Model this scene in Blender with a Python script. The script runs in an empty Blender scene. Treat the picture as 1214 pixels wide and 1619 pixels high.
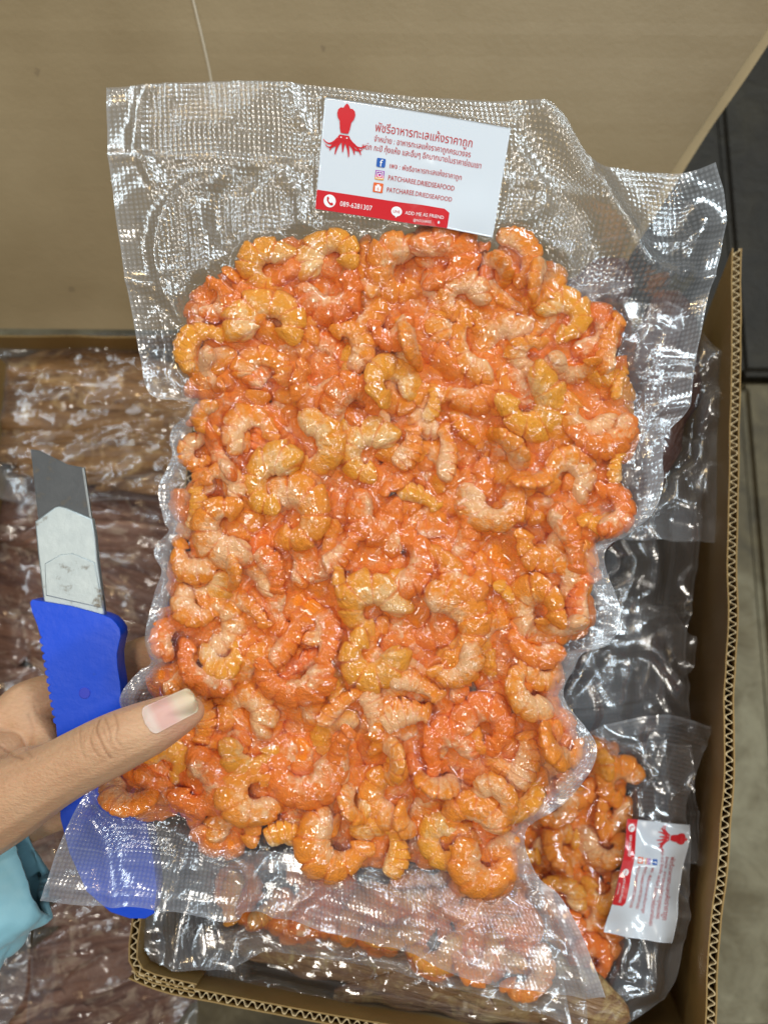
import bpy, bmesh, math, random
import numpy as np
from mathutils import Matrix, Vector, noise as mnoise

random.seed(7); rng = np.random.default_rng(11)
sc = bpy.context.scene
C = sc.collection
rad = math.radians

# ------------------------------------------------------------------ camera
TILT = rad(12); F = 1500.0; CX, CY = 607.0, 809.5
CAM = np.array([0.0, 0.0, 0.85])
ct, st = math.cos(TILT), math.sin(TILT)
RC = np.array([[1, 0, 0], [0, ct, -st], [0, st, ct]])     # columns: right, up, back
cd = bpy.data.cameras.new('camera'); cam = bpy.data.objects.new('camera', cd); C.objects.link(cam)
cam.location = CAM; cam.rotation_euler = (TILT, 0, 0)
cd.sensor_fit = 'VERTICAL'; cd.sensor_height = 36; cd.lens = F / 1619 * 36
cd.clip_start = 0.01; cd.clip_end = 50
cd.dof.use_dof = True; cd.dof.focus_distance = 0.338; cd.dof.aperture_fstop = 12
sc.camera = cam
# ------------------------------------------------------------------ world, exposure
w = bpy.data.worlds.new('World'); sc.world = w; w.use_nodes = True
bg = w.node_tree.nodes['Background']
bg.inputs[0].default_value = (0.86, 0.93, 1.0, 1); bg.inputs[1].default_value = 0.10
sc.view_settings.view_transform = 'Standard'; sc.view_settings.look = 'None'
sc.view_settings.exposure = 0.2; sc.view_settings.gamma = 1.0
sc.cycles.use_denoising = True
sc.cycles.transparent_max_bounces = 24; sc.cycles.max_bounces = 8
sc.cycles.caustics_reflective = False; sc.cycles.caustics_refractive = False
sc.cycles.sample_clamp_indirect = 4.0
# ------------------------------------------------------------------ lamps of the market stall, and added glint lamps
def lamp(name, kind, loc, target, power, col, size=0.1, size_y=None):
    l = bpy.data.lights.new(name, kind); o = bpy.data.objects.new(name, l); C.objects.link(o)
    l.energy = power; l.color = col; o.location = loc
    if kind == 'AREA':
        l.size = size
        if size_y: l.shape = 'RECTANGLE'; l.size_y = size_y
        else: l.shape = 'DISK'
        o.rotation_euler = (Vector(target) - Vector(loc)).to_track_quat('-Z', 'Y').to_euler()
    else: l.shadow_soft_size = size
    return o
T0 = (0, 0.05, 0.5)
COOL = (0.80, 0.93, 1.0); WARM = (1.0, 0.72, 0.38)
lamp('tube_lamp', 'AREA', (-1.05, 0.75, 2.0), T0, 8, COOL, 1.3, 0.16)
lamp('tube_lamp', 'AREA', (0.95, 1.05, 2.1), T0, 18, COOL, 1.3, 0.16)
lamp('tube_lamp', 'AREA', (0.75, -0.95, 1.9), T0, 6, COOL, 1.0, 0.12)
lamp('panel_lamp', 'AREA', (-0.35, -0.45, 2.3), T0, 8, (1.0, 0.93, 0.82), 0.3)
lamp('bulb_or_glint_lamp', 'POINT', (-0.45, 1.25, 1.75), T0, 8, WARM, 0.04)
lamp('bulb_or_glint_lamp', 'POINT', (1.35, 0.15, 1.7), T0, 7, WARM, 0.04)
lamp('bulb_or_glint_lamp', 'POINT', (-1.2, -0.5, 1.6), T0, 4, WARM, 0.04)

for q_ in ((-.75, 1.0, 1.6), (.1, 1.35, 1.9), (.9, .35, 1.7), (-1.0, .15, 1.5), (.35, -.75, 1.7), (-.15, .75, 2.0), (.55, 1.0, 1.5)):  # added small lamps, only there to put glints on the film
    lamp('bulb_or_glint_lamp', 'POINT', q_, T0, 2.6, (1.0, .95, .88), 0.022)

# ------------------------------------------------------------------ geometry helpers
def P(u, v, d): return CAM + RC @ np.array([(u - CX) / F * d, -(v - CY) / F * d, -d])
def onz(u, v, z):
    r = RC @ np.array([(u - CX) / F, -(v - CY) / F, -1.0]); return CAM + r * ((z - CAM[2]) / r[2])
class Frame:
    def __init__(s, O, R): s.O = np.array(O, float); s.R = np.array(R, float)
    def M(s):
        m = Matrix(s.R.tolist()).to_4x4(); m.translation = Vector(s.O); return m
    def loc(s, pts):
        pts = np.asarray(pts, float).reshape(-1, 2)
        d = np.stack([(pts[:, 0] - CX) / F, -(pts[:, 1] - CY) / F, -np.ones(len(pts))], 1) @ RC.T
        n = s.R[:, 2]; t = ((s.O - CAM) @ n) / (d @ n)
        return ((CAM + d * t[:, None] - s.O) @ s.R)[:, :2]
def meshobj(name, V, Fs, mat=None, parent=None, smooth=True):
    me = bpy.data.meshes.new(name); me.from_pydata([tuple(map(float, v)) for v in V], [], Fs); me.update()
    if smooth: me.polygons.foreach_set('use_smooth', [True] * len(me.polygons))
    if mat: me.materials.append(mat)
    o = bpy.data.objects.new(name, me); C.objects.link(o)
    if parent: o.parent = parent
    return o
def gridfaces(nu, nv, wrap=False):
    i, j = np.meshgrid(np.arange(nu - (0 if wrap else 1)), np.arange(nv - 1), indexing='xy')
    a = j * nu + i; b = j * nu + (i + 1) % nu
    return np.stack([a, b, b + nu, a + nu], -1).reshape(-1, 4)
def fastmesh(name, V, Q):
    me = bpy.data.meshes.new(name); V = np.asarray(V, np.float32); Q = np.asarray(Q, np.int32)
    me.vertices.add(len(V)); me.vertices.foreach_set('co', V.ravel())
    me.loops.add(Q.size); me.loops.foreach_set('vertex_index', Q.ravel())
    me.polygons.add(len(Q)); me.polygons.foreach_set('loop_start', np.arange(len(Q), dtype=np.int32) * Q.shape[1])
    me.polygons.foreach_set('use_smooth', np.ones(len(Q), bool))
    me.update(calc_edges=True); return me
def tag(o, label=None, cat=None, group=None, kind=None):
    if label: o['label'] = label
    if cat: o['category'] = cat
    if group: o['group'] = group
    if kind: o['kind'] = kind
    return o
def empty(name, M, label, cat, group=None):
    o = bpy.data.objects.new(name, None); C.objects.link(o); o.empty_display_size = 0.02
    o.matrix_world = M; return tag(o, label, cat, group)
def smoothpts(pts, n, closed=False):
    """Catmull-Rom through pts, n samples evenly by arc length"""
    p = np.asarray(pts, float); q = np.vstack([2 * p[0] - p[1], p, 2 * p[-1] - p[-2]])
    out = []
    for i in range(len(p) - 1):
        t = np.linspace(0, 1, 24, endpoint=False)[:, None]; a, b, c, d = q[i], q[i + 1], q[i + 2], q[i + 3]
        out.append(0.5 * (2 * b + (c - a) * t + (2 * a - 5 * b + 4 * c - d) * t ** 2 + (3 * b - a - 3 * c + d) * t ** 3))
    o = np.vstack(out + [p[-1:]]); L = np.r_[0, np.cumsum(np.linalg.norm(np.diff(o, axis=0), axis=1))]
    s = np.linspace(0, L[-1], n); return np.stack([np.interp(s, L, o[:, k]) for k in range(o.shape[1])], 1)
def vnoise(x, y, seed=0):
    xi = np.floor(x).astype(int); yi = np.floor(y).astype(int); fx = x - xi; fy = y - yi
    fx = fx * fx * (3 - 2 * fx); fy = fy * fy * (3 - 2 * fy)
    tab = np.random.default_rng(seed).random((256, 256))
    g = lambda a, b: tab[a % 256, b % 256]
    return (g(xi, yi) * (1 - fx) + g(xi + 1, yi) * fx) * (1 - fy) + (g(xi, yi + 1) * (1 - fx) + g(xi + 1, yi + 1) * fx) * fy
def fbm(x, y, seed=0, o=3): return sum(vnoise(x * 2 ** k, y * 2 ** k, seed + k) / 2 ** k for k in range(o)) / (2 - 2 ** (1 - o))
def segdist(X, Y, pts):
    D = np.full(X.shape, 1e9)
    for (x0, y0), (x1, y1) in zip(pts[:-1], pts[1:]):
        dx, dy = x1 - x0, y1 - y0; t = np.clip(((X - x0) * dx + (Y - y0) * dy) / (dx * dx + dy * dy + 1e-12), 0, 1)
        D = np.minimum(D, np.hypot(X - x0 - t * dx, Y - y0 - t * dy))
    return D
def inpoly(X, Y, pts):
    r = np.zeros(X.shape, bool); n = len(pts)
    for i in range(n):
        x0, y0 = pts[i]; x1, y1 = pts[(i + 1) % n]
        c = (y0 > Y) != (y1 > Y)
        with np.errstate(divide='ignore', invalid='ignore'): r ^= c & (X < (x1 - x0) * (Y - y0) / (y1 - y0 + 1e-12) + x0)
    return r
def blur(A, n):
    for _ in range(n):
        B = np.pad(A, 1, mode='edge'); A = (B[:-2, 1:-1] + B[2:, 1:-1] + B[1:-1, :-2] + B[1:-1, 2:] + 2 * A) / 6
    return A
def maxf(A, n):
    for _ in range(n):
        B = np.pad(A, 1, mode='edge'); A = np.maximum.reduce([B[:-2, 1:-1], B[2:, 1:-1], B[1:-1, :-2], B[1:-1, 2:], A])
    return A

# ------------------------------------------------------------------ materials
class NT:
    def __init__(s, name):
        s.m = bpy.data.materials.new(name); s.m.use_nodes = True; s.t = s.m.node_tree; s.t.nodes.clear()
        s.out = s.t.nodes.new('ShaderNodeOutputMaterial')
    def n(s, typ, ins=None, **kw):
        nd = s.t.nodes.new('ShaderNode' + typ)
        for k, v in kw.items(): setattr(nd, k, v)
        for k, v in (ins or {}).items():
            if isinstance(v, bpy.types.NodeSocket): s.t.links.new(v, nd.inputs[k])
            else: nd.inputs[k].default_value = v
        return nd
    def math(s, op, a, b=0.0, c=0.0, clamp=False):
        return s.n('Math', {0: a, 1: b, 2: c}, operation=op, use_clamp=clamp).outputs[0]
    def mix(s, f, a, b, blend='MIX'):
        nd = s.n('Mix', {0: f, 6: a, 7: b}, data_type='RGBA', blend_type=blend); return nd.outputs[2]
    def ramp(s, f, stops, interp='LINEAR'):
        nd = s.n('ValToRGB', {0: f}); r = nd.color_ramp; r.interpolation = interp
        while len(r.elements) < len(stops): r.elements.new(0.5)
        for e, (p, c) in zip(r.elements, stops): e.position = p; e.color = (*c, 1) if len(c) == 3 else c
        return nd.outputs[0]
    def noise(s, vec, scale, detail=3, rough=0.5, dist=0.0):
        return s.n('TexNoise', {'Vector': vec, 'Scale': scale, 'Detail': detail, 'Roughness': rough, 'Distortion': dist}).outputs[0]
    def bump(s, h, strength=1.0, dist=0.001, normal=None):
        d = {'Strength': strength, 'Distance': dist, 'Height': h}
        if normal: d['Normal'] = normal
        return s.n('Bump', d).outputs[0]
    def attr(s, name): return s.n('Attribute', attribute_name=name)
    def end(s, sh): s.t.links.new(sh, s.out.inputs[0]); return s.m
def rgb(r, g, b): return (r, g, b, 1)
def simple(name, col, rough=0.5, coat=0, metal=0, spec=0.5):
    t = NT(name); p = t.n('BsdfPrincipled', {'Base Color': (*col, 1), 'Roughness': rough, 'Metallic': metal, 'Coat Weight': coat, 'Specular IOR Level': spec})
    return t.end(p.outputs[0])

def film_mat(name, emboss=0.5, milk=0.035, refl=1.0, period=0.0018, wr=0.5):
    t = NT(name); tc = t.n('TexCoord'); uv = tc.outputs['UV']; ob = tc.outputs['Object']
    sx = t.n('SeparateXYZ', {0: uv}); k = math.pi / period
    def s2(v): return t.math('POWER', t.math('ABSOLUTE', t.math('SINE', t.math('MULTIPLY', v, k))), 1.5)
    dots = t.math('MULTIPLY', s2(sx.outputs[0]), s2(sx.outputs[1]))
    rim = t.attr('rim').outputs['Fac']; seal = t.attr('seal').outputs['Fac']
    emb = t.math('MULTIPLY', dots, t.math('SUBTRACT', 1.0, t.math('MULTIPLY', seal, 0.65)))
    nz = t.noise(ob, 260, 3, 0.6, 0.6); nz2 = t.noise(ob, 70, 3, 0.6, 1.2)
    b1 = t.bump(t.math('MULTIPLY', emb, t.math('ADD', .35, t.attr('haze').outputs['Fac'])), emboss, 0.00014)
    b2 = t.bump(nz, 0.10 * wr, 0.0010, b1); b3 = t.bump(nz2, 0.16 * wr, 0.002, b2)
    lw = t.n('LayerWeight', {'Blend': 0.5}).outputs['Facing']
    fac = t.math('MINIMUM', t.math('ADD', t.math('MULTIPLY', t.math('POWER', lw, 3.0), 0.5 * refl), t.math('MULTIPLY', t.math('ADD', .040, t.math('MULTIPLY', t.attr('haze').outputs['Fac'], .060)), refl)), 0.9)
    lines = t.math('MULTIPLY', dots, 0.12)
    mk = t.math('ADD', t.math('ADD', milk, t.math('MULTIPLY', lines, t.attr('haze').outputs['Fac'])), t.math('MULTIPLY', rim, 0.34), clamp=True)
    tr = t.n('BsdfTransparent', {0: rgb(.985, .987, .99)}).outputs[0]
    df = t.n('BsdfDiffuse', {0: rgb(.80, .83, .88), 'Normal': b3}).outputs[0]
    tl = t.n('BsdfTranslucent', {0: rgb(.80, .83, .88)}).outputs[0]
    dd = t.n('MixShader', {0: 0.4, 1: df, 2: tl}).outputs[0]
    body = t.n('MixShader', {0: mk, 1: tr, 2: dd}).outputs[0]
    gl = t.n('BsdfGlossy', {0: rgb(1, 1, 1), 'Roughness': t.math('ADD', .09, t.math('MULTIPLY', t.attr('haze').outputs['Fac'], .08)), 'Normal': b3}).outputs[0]
    return t.end(t.n('MixShader', {0: fac, 1: body, 2: gl}).outputs[0])

def shrimp_mat(name='dried_shrimp', k=1.0):
    t = NT(name); tc = t.n('TexCoord'); ob = tc.outputs['Object']
    info = t.n('ObjectInfo'); oc = t.n('SeparateColor', {0: info.outputs['Color']})
    pale, red, amb = oc.outputs[0], oc.outputs[1], oc.outputs[2]
    rnd = info.outputs['Random']
    off = t.n('CombineXYZ', {0: t.math('MULTIPLY', rnd, 37.0), 1: t.math('MULTIPLY', rnd, 11.0), 2: 0.0}).outputs[0]
    v = t.n('VectorMath', {0: ob, 1: off}, operation='ADD').outputs[0]
    if k != 1: v = t.n('VectorMath', {0: v, 'Scale': k}, operation='SCALE').outputs[0]
    a = t.n('SeparateColor', {0: t.attr('body').outputs['Color']}); dor, ss, groove = a.outputs[0], a.outputs[1], a.outputs[2]
    n1 = t.noise(v, 4.6, 4, 0.62, 0.9); n2 = t.noise(v, 12, 4, 0.65, 0.6); n3 = t.noise(v, 34, 3, 0.6)
    orange = t.mix(red, rgb(.95, .30, .014), rgb(.92, .18, .013))
    orange = t.mix(t.math('MULTIPLY', amb, .6), orange, rgb(.93, .42, .03))
    palec = t.mix(n2, rgb(.96, .47, .20), rgb(.95, .60, .33)); palec = t.mix(t.math('MULTIPLY', amb, .5), palec, rgb(.98, .66, .25))
    f = t.math('ADD', t.math('MULTIPLY', n1, 1.35), t.math('MULTIPLY', n2, 0.9))
    f = t.math('ADD', f, t.math('MULTIPLY', t.math('SUBTRACT', 0.5, dor), 0.62))
    f = t.math('ADD', f, t.math('MULTIPLY', t.math('SUBTRACT', 0.45, ss), 0.65))
    f = t.math('ADD', f, t.math('SUBTRACT', t.math('MULTIPLY', pale, 0.45), 1.30))
    f = t.math('MULTIPLY', f, 2.6, clamp=True); f = t.math('MULTIPLY', f, t.math('SUBTRACT', 1.0, t.math('MULTIPLY', t.math('SUBTRACT', ss, .84), 8.0, clamp=True)))
    f = t.math('MULTIPLY', f, 0.88)
    col = t.mix(f, orange, palec)
    col = t.mix(t.math('MULTIPLY', t.math('GREATER_THAN', n3, 0.62), 0.35), col, rgb(1.0, .26, .03))
    col = t.mix(t.math('MULTIPLY', groove, 0.75), col, rgb(.72, .10, .01))
    h = t.math('ADD', n2, t.math('MULTIPLY', n3, 0.45))
    bp = t.bump(h, 0.4, 0.03)
    p = t.n('BsdfPrincipled', {'Base Color': col, 'Roughness': 0.34, 'Subsurface Weight': 0.2, 'Subsurface Scale': 0.0025,
            'Subsurface Radius': (1.0, 0.45, 0.2), 'Coat Weight': 0.5, 'Coat Roughness': 0.08, 'Normal': bp, 'Specular IOR Level': 0.3})
    p.subsurface_method = 'BURLEY'
    return t.end(p.outputs[0])

def cardboard_mat(name, c1=(.36, .225, .075), c2=(.27, .165, .045), spots=0.0, sheen=0.55, grain=.3):
    t = NT(name); ob = t.n('TexCoord').outputs['Object']
    n1 = t.math('ADD', t.math('MULTIPLY', t.noise(ob, 7, 4, 0.6), .6), t.math('MULTIPLY', t.noise(ob, 3.2, 3, 0.5, .6), .9)); n1 = t.math('MULTIPLY', t.math('SUBTRACT', n1, .45), 1.9, clamp=True); n2 = t.noise(t.n('Mapping', {0: ob, 'Scale': (230, 230, 230)}).outputs[0], 1.0, 4, 0.7)
    col = t.mix(n1, (*c2, 1), (*c1, 1)); col = t.mix(t.math('MULTIPLY', n2, grain), col, rgb(c1[0] * .6, c1[1] * .6, c1[2] * .6))
    if spots:
        vs = t.n('TexVoronoi', {'Vector': ob, 'Scale': 26.0}).outputs['Distance']
        sp = t.math('MULTIPLY', t.math('LESS_THAN', t.math('ADD', vs, t.math('MULTIPLY', n2, .12)), 0.14), spots)
        col = t.mix(sp, col, rgb(.14, .10, .06))
    p = t.n('BsdfPrincipled', {'Base Color': col, 'Roughness': sheen, 'Normal': t.bump(n2, 0.35, 0.0006), 'Specular IOR Level': 0.4})
    return t.end(p.outputs[0])

def squid_mat(name, base, dark, lite):
    t = NT(name); ob = t.n('TexCoord').outputs['Object']; rnd = t.n('ObjectInfo').outputs['Random']
    off = t.n('CombineXYZ', {0: t.math('MULTIPLY', rnd, 9.0), 1: t.math('MULTIPLY', rnd, 5.0), 2: 0.0}).outputs[0]
    v = t.n('VectorMath', {0: ob, 1: off}, operation='ADD').outputs[0]
    st_ = t.noise(t.n('Mapping', {0: v, 'Scale': (14, 110, 60)}).outputs[0], 1.0, 5, 0.65, 1.0)
    n1 = t.noise(v, 55, 5, 0.65, 1.2)
    col = t.mix(t.math('MULTIPLY', t.math('SUBTRACT', st_, 0.3), 2.2, clamp=True), (*dark, 1), (*base, 1))
    col = t.mix(t.math('MULTIPLY', t.math('SUBTRACT', n1, 0.52), 4.0, clamp=True), col, (*lite, 1))
    p = t.n('BsdfPrincipled', {'Base Color': col, 'Roughness': 0.42, 'Coat Weight': 0.2, 'Coat Roughness': 0.15, 'Normal': t.bump(st_, 1.0, 0.005)})
    return t.end(p.outputs[0])

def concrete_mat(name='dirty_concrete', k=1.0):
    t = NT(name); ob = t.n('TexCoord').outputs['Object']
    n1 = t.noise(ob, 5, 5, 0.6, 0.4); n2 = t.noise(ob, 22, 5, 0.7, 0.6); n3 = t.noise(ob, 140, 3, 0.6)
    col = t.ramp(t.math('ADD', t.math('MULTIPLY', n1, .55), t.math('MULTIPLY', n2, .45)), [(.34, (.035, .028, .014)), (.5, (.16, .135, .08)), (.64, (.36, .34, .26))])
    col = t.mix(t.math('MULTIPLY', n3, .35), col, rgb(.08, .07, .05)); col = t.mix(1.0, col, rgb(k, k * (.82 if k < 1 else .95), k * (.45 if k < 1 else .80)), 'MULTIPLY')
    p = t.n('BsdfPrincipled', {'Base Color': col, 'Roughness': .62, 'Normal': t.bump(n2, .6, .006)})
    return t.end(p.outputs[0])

M_SHR = shrimp_mat(); M_SHRD = shrimp_mat('deep_dried_shrimp', 38.0)
M_FILM = film_mat('embossed_clear_film', 0.9, 0.006)
M_FILMB = film_mat('embossed_clear_film_back', 0.6, 0.01, 0.7)
M_FILM3 = film_mat('clear_film_over_squid', 0.2, 0.006, 0.8, 0.0019, .35)
M_FILM2 = film_mat('clear_film_of_stacked_bags', 0.3, 0.010, 1.3, 0.0019, .6)
M_KRAFT = cardboard_mat('brown_cardboard')
M_FLAP = cardboard_mat('worn_flap_cardboard', (.40, .305, .175), (.21, .145, .065), 0.35, 0.42, .07)
M_FLUTE = cardboard_mat('corrugated_paper', (.62, .48, .27), (.50, .37, .19))
M_CONC = concrete_mat()
M_PAPER = simple('white_label_paper', (.68, .73, .79), 0.2, 0.9)
M_RED = simple('red_print', (.62, .012, .02), 0.3, 0.5)
M_REDT = simple('red_lettering', (.50, .03, .03), 0.4)
M_WHITE = simple('white_print', (.86, .86, .88), 0.4)
M_BLUEI = simple('blue_print', (.01, .10, .42), 0.4)
M_ORI = simple('orange_print', (.78, .13, .02), 0.4)
M_PUR = simple('purple_print', (.33, .03, .42), 0.4)
M_PNK = simple('pink_print', (.75, .06, .25), 0.4)
M_YEL = simple('yellow_print', (.85, .42, .05), 0.4)

# ------------------------------------------------------------------ cardboard board with a corrugated cut edge
def board_mesh(rim, ext, nrm, t, depth, liner=0.0006):
    """rim: 3D points of the cut edge; ext: unit vector into the sheet; nrm(i): unit normals across the thickness"""
    rim = np.asarray(rim, float); n = len(rim); V = []; Q = []
    for sgn in (-1, 1):
        off = sgn * (t / 2)
        for (a, b) in ((off - sgn * liner, off),):
            base = len(V)
            for i in range(n):
                for o_, e_ in ((a, 0), (b, 0), (b, depth), (a, depth)): V.append(rim[i] + nrm[i] * o_ + ext * e_)
            for i in range(n - 1):
                for k in range(4):
                    p = base + i * 4; Q.append((p + k, p + (k + 1) % 4, p + 4 + (k + 1) % 4, p + 4 + k))
            Q.append((base, base + 1, base + 2, base + 3)); p = base + (n - 1) * 4; Q.append((p + 3, p + 2, p + 1, p))
    return np.array(V), Q
def flute_mesh(rim, ext, nrm, t, period, depth, liner=0.0006, thick=0.00035):
    rim = np.asarray(rim, float); L = np.r_[0, np.cumsum(np.linalg.norm(np.diff(rim, axis=0), axis=1))]
    m = max(8, int(L[-1] / period * 8)); s = np.linspace(0, L[-1], m)
    p = np.stack([np.interp(s, L, rim[:, k]) for k in range(3)], 1); nn = np.stack([np.interp(s, L, np.asarray(nrm)[:, k]) for k in range(3)], 1)
    jit = fbm(s / period * .7, s * 0, 5) - .5; crush = .72 + .5 * fbm(s / period * .23, s * 0 + 7, 15)
    a = (t / 2 - liner - thick) * np.clip(1.25 * crush * np.sin(2 * math.pi * s / period + jit * 3.6), -1, 1)
    V = []
    for i in range(m):
        for o_, e_ in ((a[i] - thick, 0.0004), (a[i] + thick, 0.0004), (a[i] + thick, depth), (a[i] - thick, depth)): V.append(p[i] + nn[i] * o_ + ext * e_)
    Q = [(i * 4 + k, i * 4 + (k + 1) % 4, i * 4 + 4 + (k + 1) % 4, i * 4 + 4 + k) for i in range(m - 1) for k in range(4)]
    return np.array(V), Q
def board(name, parent, rim, ext, t=0.0045, flute=True, depth=0.3, up=None, mat=None, period=0.0040, nrm=None, wob=0.0007, seed=1):
    rim = np.asarray(rim, float); n = max(2, int(np.linalg.norm(np.diff(rim, axis=0), axis=1).sum() / 0.006))
    p = smoothpts(rim, n) if len(rim) > 2 else np.linspace(rim[0], rim[1], n)
    tg = np.gradient(p, axis=0); tg /= np.linalg.norm(tg, axis=1)[:, None]
    ext = np.asarray(ext, float); ext /= np.linalg.norm(ext)
    nr = np.cross(tg, ext); nr /= np.linalg.norm(nr, axis=1)[:, None]
    L = np.arange(n) * 0.006
    p = p + nr * ((fbm(L * 28, L * 0, seed) - .5) * wob * 3)[:, None] - ext * ((fbm(L * 45, L * 0 + 3, seed) - .5) * wob * 2)[:, None]
    V, Q = board_mesh(p, ext, nr, t, depth, 0.0006 if flute else t / 2); o = meshobj(name, V, Q, mat or M_KRAFT, parent, False)
    if not flute: return o
    V, Q = flute_mesh(p, ext, nr, t, period, 0.02); f = meshobj('corrugated_core', V, Q, M_FLUTE, o, False)
    return o

# ------------------------------------------------------------------ the setting: concrete ground
def slab(name, x0, x1, y0, y1, z, cell=0.03, kind='structure', seed=3):
    nx = int((x1 - x0) / cell) + 2; ny = int((y1 - y0) / cell) + 2
    X, Y = np.meshgrid(np.linspace(x0, x1, nx), np.linspace(y0, y1, ny)); Z = z + (fbm(X * 14, Y * 14, seed) - .5) * .008
    o = bpy.data.objects.new(name, fastmesh(name, np.stack([X, Y, Z], -1).reshape(-1, 3), gridfaces(nx, ny))); C.objects.link(o)
    o.data.materials.append(M_CONC); tag(o, kind=kind); return o
slab('ground', -1.2, 1.2, -1.2, 1.4, 0.0)
M_DARKC = concrete_mat('dark_concrete', .10)  # much darker concrete for the far row of slabs
ybd = onz(1190, 598, .03)[1]
def pave(name, x0, x1, y0, y1, z1, seed, mat=None):
    r = random.Random(seed); bm = bmesh.new(); bmesh.ops.create_cube(bm, size=1)
    for v in bm.verts: v.co = Vector(((x0 + x1) / 2 + v.co.x * (x1 - x0), (y0 + y1) / 2 + v.co.y * (y1 - y0), z1 / 2 + v.co.z * z1 + (r.random() - .5) * .003))
    bmesh.ops.bevel(bm, geom=bm.edges[:], offset=0.006, segments=2, affect='EDGES')
    me = bpy.data.meshes.new(name); bm.to_mesh(me); bm.free(); me.materials.append(mat or M_CONC); o = bpy.data.objects.new(name, me); C.objects.link(o); tag(o, kind='structure'); return o
gx = onz(1186, 800, .03)[0]
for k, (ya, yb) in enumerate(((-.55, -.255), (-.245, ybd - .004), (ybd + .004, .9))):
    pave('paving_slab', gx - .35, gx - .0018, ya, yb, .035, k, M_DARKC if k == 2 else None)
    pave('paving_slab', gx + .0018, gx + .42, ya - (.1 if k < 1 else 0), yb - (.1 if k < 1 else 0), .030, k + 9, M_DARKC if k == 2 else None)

# ------------------------------------------------------------------ open box in front (right), rim at z = 0.42
ZR = 0.42
DN = np.array([0, 0, -1.0])
Z3 = lambda u, v, z=ZR: onz(u, v, z)
box = empty('cardboard_box', Matrix.Translation((0.05, 0, 0)), 'open brown corrugated cardboard box full of vacuum packs, under the held pack', 'box')
def W(pts): return [np.asarray(p) - np.array([0.05, 0, 0]) for p in pts]
bw = board('right_wall', box, W([Z3(1166, 392), Z3(1160, 700), Z3(1153, 1100), Z3(1146, 1300), Z3(1129, 1500), Z3(1122, 1700)]), (math.sin(rad(10)), 0, -math.cos(rad(10))), .0046, depth=.40, seed=2)
board('left_wall', box, W([Z3(330, 470), Z3(272, 1000), Z3(217, 1440), Z3(210, 1505), Z3(217, 1531), Z3(238, 1545), Z3(310, 1562)]), DN, .0040, depth=.40, seed=3)
board('front_wall', box, W([Z3(205, 1543), Z3(260, 1562), Z3(420, 1592), Z3(640, 1632), Z3(900, 1685), Z3(1118, 1722), Z3(1150, 1728)]), DN, .0042, depth=.40, seed=4)
board('back_wall', box, [q_ - [0, 0, .10] for q_ in W([Z3(335, 466), Z3(700, 400), Z3(1040, 378), Z3(1150, 376)])], DN, .0025, depth=.35, seed=5, flute=False)
a_, b_, c_, d_ = [np.array(q_) for q_ in []] if False else [np.array([*onz(u, v, ZR)[:2], .012]) - [.05, 0, 0] for u, v in ((335, 480), (1150, 385), (1115, 1715), (212, 1535))]
b_ = b_ + [.068, 0, 0]; c_ = c_ + [.068, -.004, 0]
meshobj('bottom', [a_, b_, c_, d_] + [q - [0, 0, .008] for q in (a_, b_, c_, d_)], [(0, 3, 2, 1), (4, 5, 6, 7), (0, 1, 5, 4), (1, 2, 6, 5), (2, 3, 7, 6), (3, 0, 4, 7)], M_KRAFT, box, False)
for nm_, (u_, v_) in (('front_corner', (1112, 1719)), ('back_corner', (1150, 378))):
    q_ = Z3(u_, v_) - [.05, 0, .10 if 'back' in nm_ else 0]; w_ = .0045; y0_ = np.array([0, w_ / 2, 0])
    T_ = [q_ + [-.012, 0, -.002], q_ + [.002, 0, -.002], np.array([q_[0] + .074, q_[1], .010]), np.array([q_[0] - .012, q_[1], .010])]
    meshobj(nm_, [p - y0_ * 1.02 for p in T_] + [p + y0_ * 1.02 for p in T_], [(0, 1, 2, 3), (7, 6, 5, 4), (0, 4, 5, 1), (1, 5, 6, 2), (2, 6, 7, 3), (3, 7, 4, 0)], M_KRAFT, box, False)
# ------------------------------------------------------------------ second box with the raised lid flap (left, behind)
B0 = P(-140, 518, .60); B1 = P(905, 526, .60)
zr2 = (B0[2] + B1[2]) / 2
box2 = empty('cardboard_box', Matrix.Translation((-0.2, 0, 0)), 'cardboard box at the left filled with dried squid packs, its wide lid flap raised', 'box')
def W2(pts): return [np.asarray(p) - np.array([-0.2, 0, 0]) for p in pts]
top_r = P(1244, -10, .495); bot_r = P(1035, 312, .540); low_r = P(905, 526, .60)
# the flap: right cut edge from its hinge up and outwards, the sheet reaching left
hinge_dir = (B0 - B1) / np.linalg.norm(B0 - B1)
flap_up = P(905, -10, .495) - B1
B1m = B1
# keep the cut edge in the flap plane
def inplane(u, v):
    nrm = np.cross(hinge_dir, flap_up); r = RC @ np.array([(u - CX) / F, -(v - CY) / F, -1.0]); return CAM + r * (((B1 - CAM) @ nrm) / (r @ nrm))
edge = [inplane(905, 524), inplane(1060, 268), inplane(1205, 52), inplane(1250, -20), inplane(1330, -140)]
fl = board('lid_flap', box2, W2(edge), hinge_dir, .0045, depth=.75, mat=M_FLAP, seed=6, wob=.0004)
n_f = np.cross(hinge_dir, flap_up); n_f /= np.linalg.norm(n_f); n_f = n_f if n_f[2] < 0 else -n_f
board('outer_flap', box2, W2([e + n_f * .0065 + np.array([.0095, 0, 0]) for e in edge]), hinge_dir, .0035, depth=.75, mat=M_FLUTE, seed=8, wob=.0004)
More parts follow.
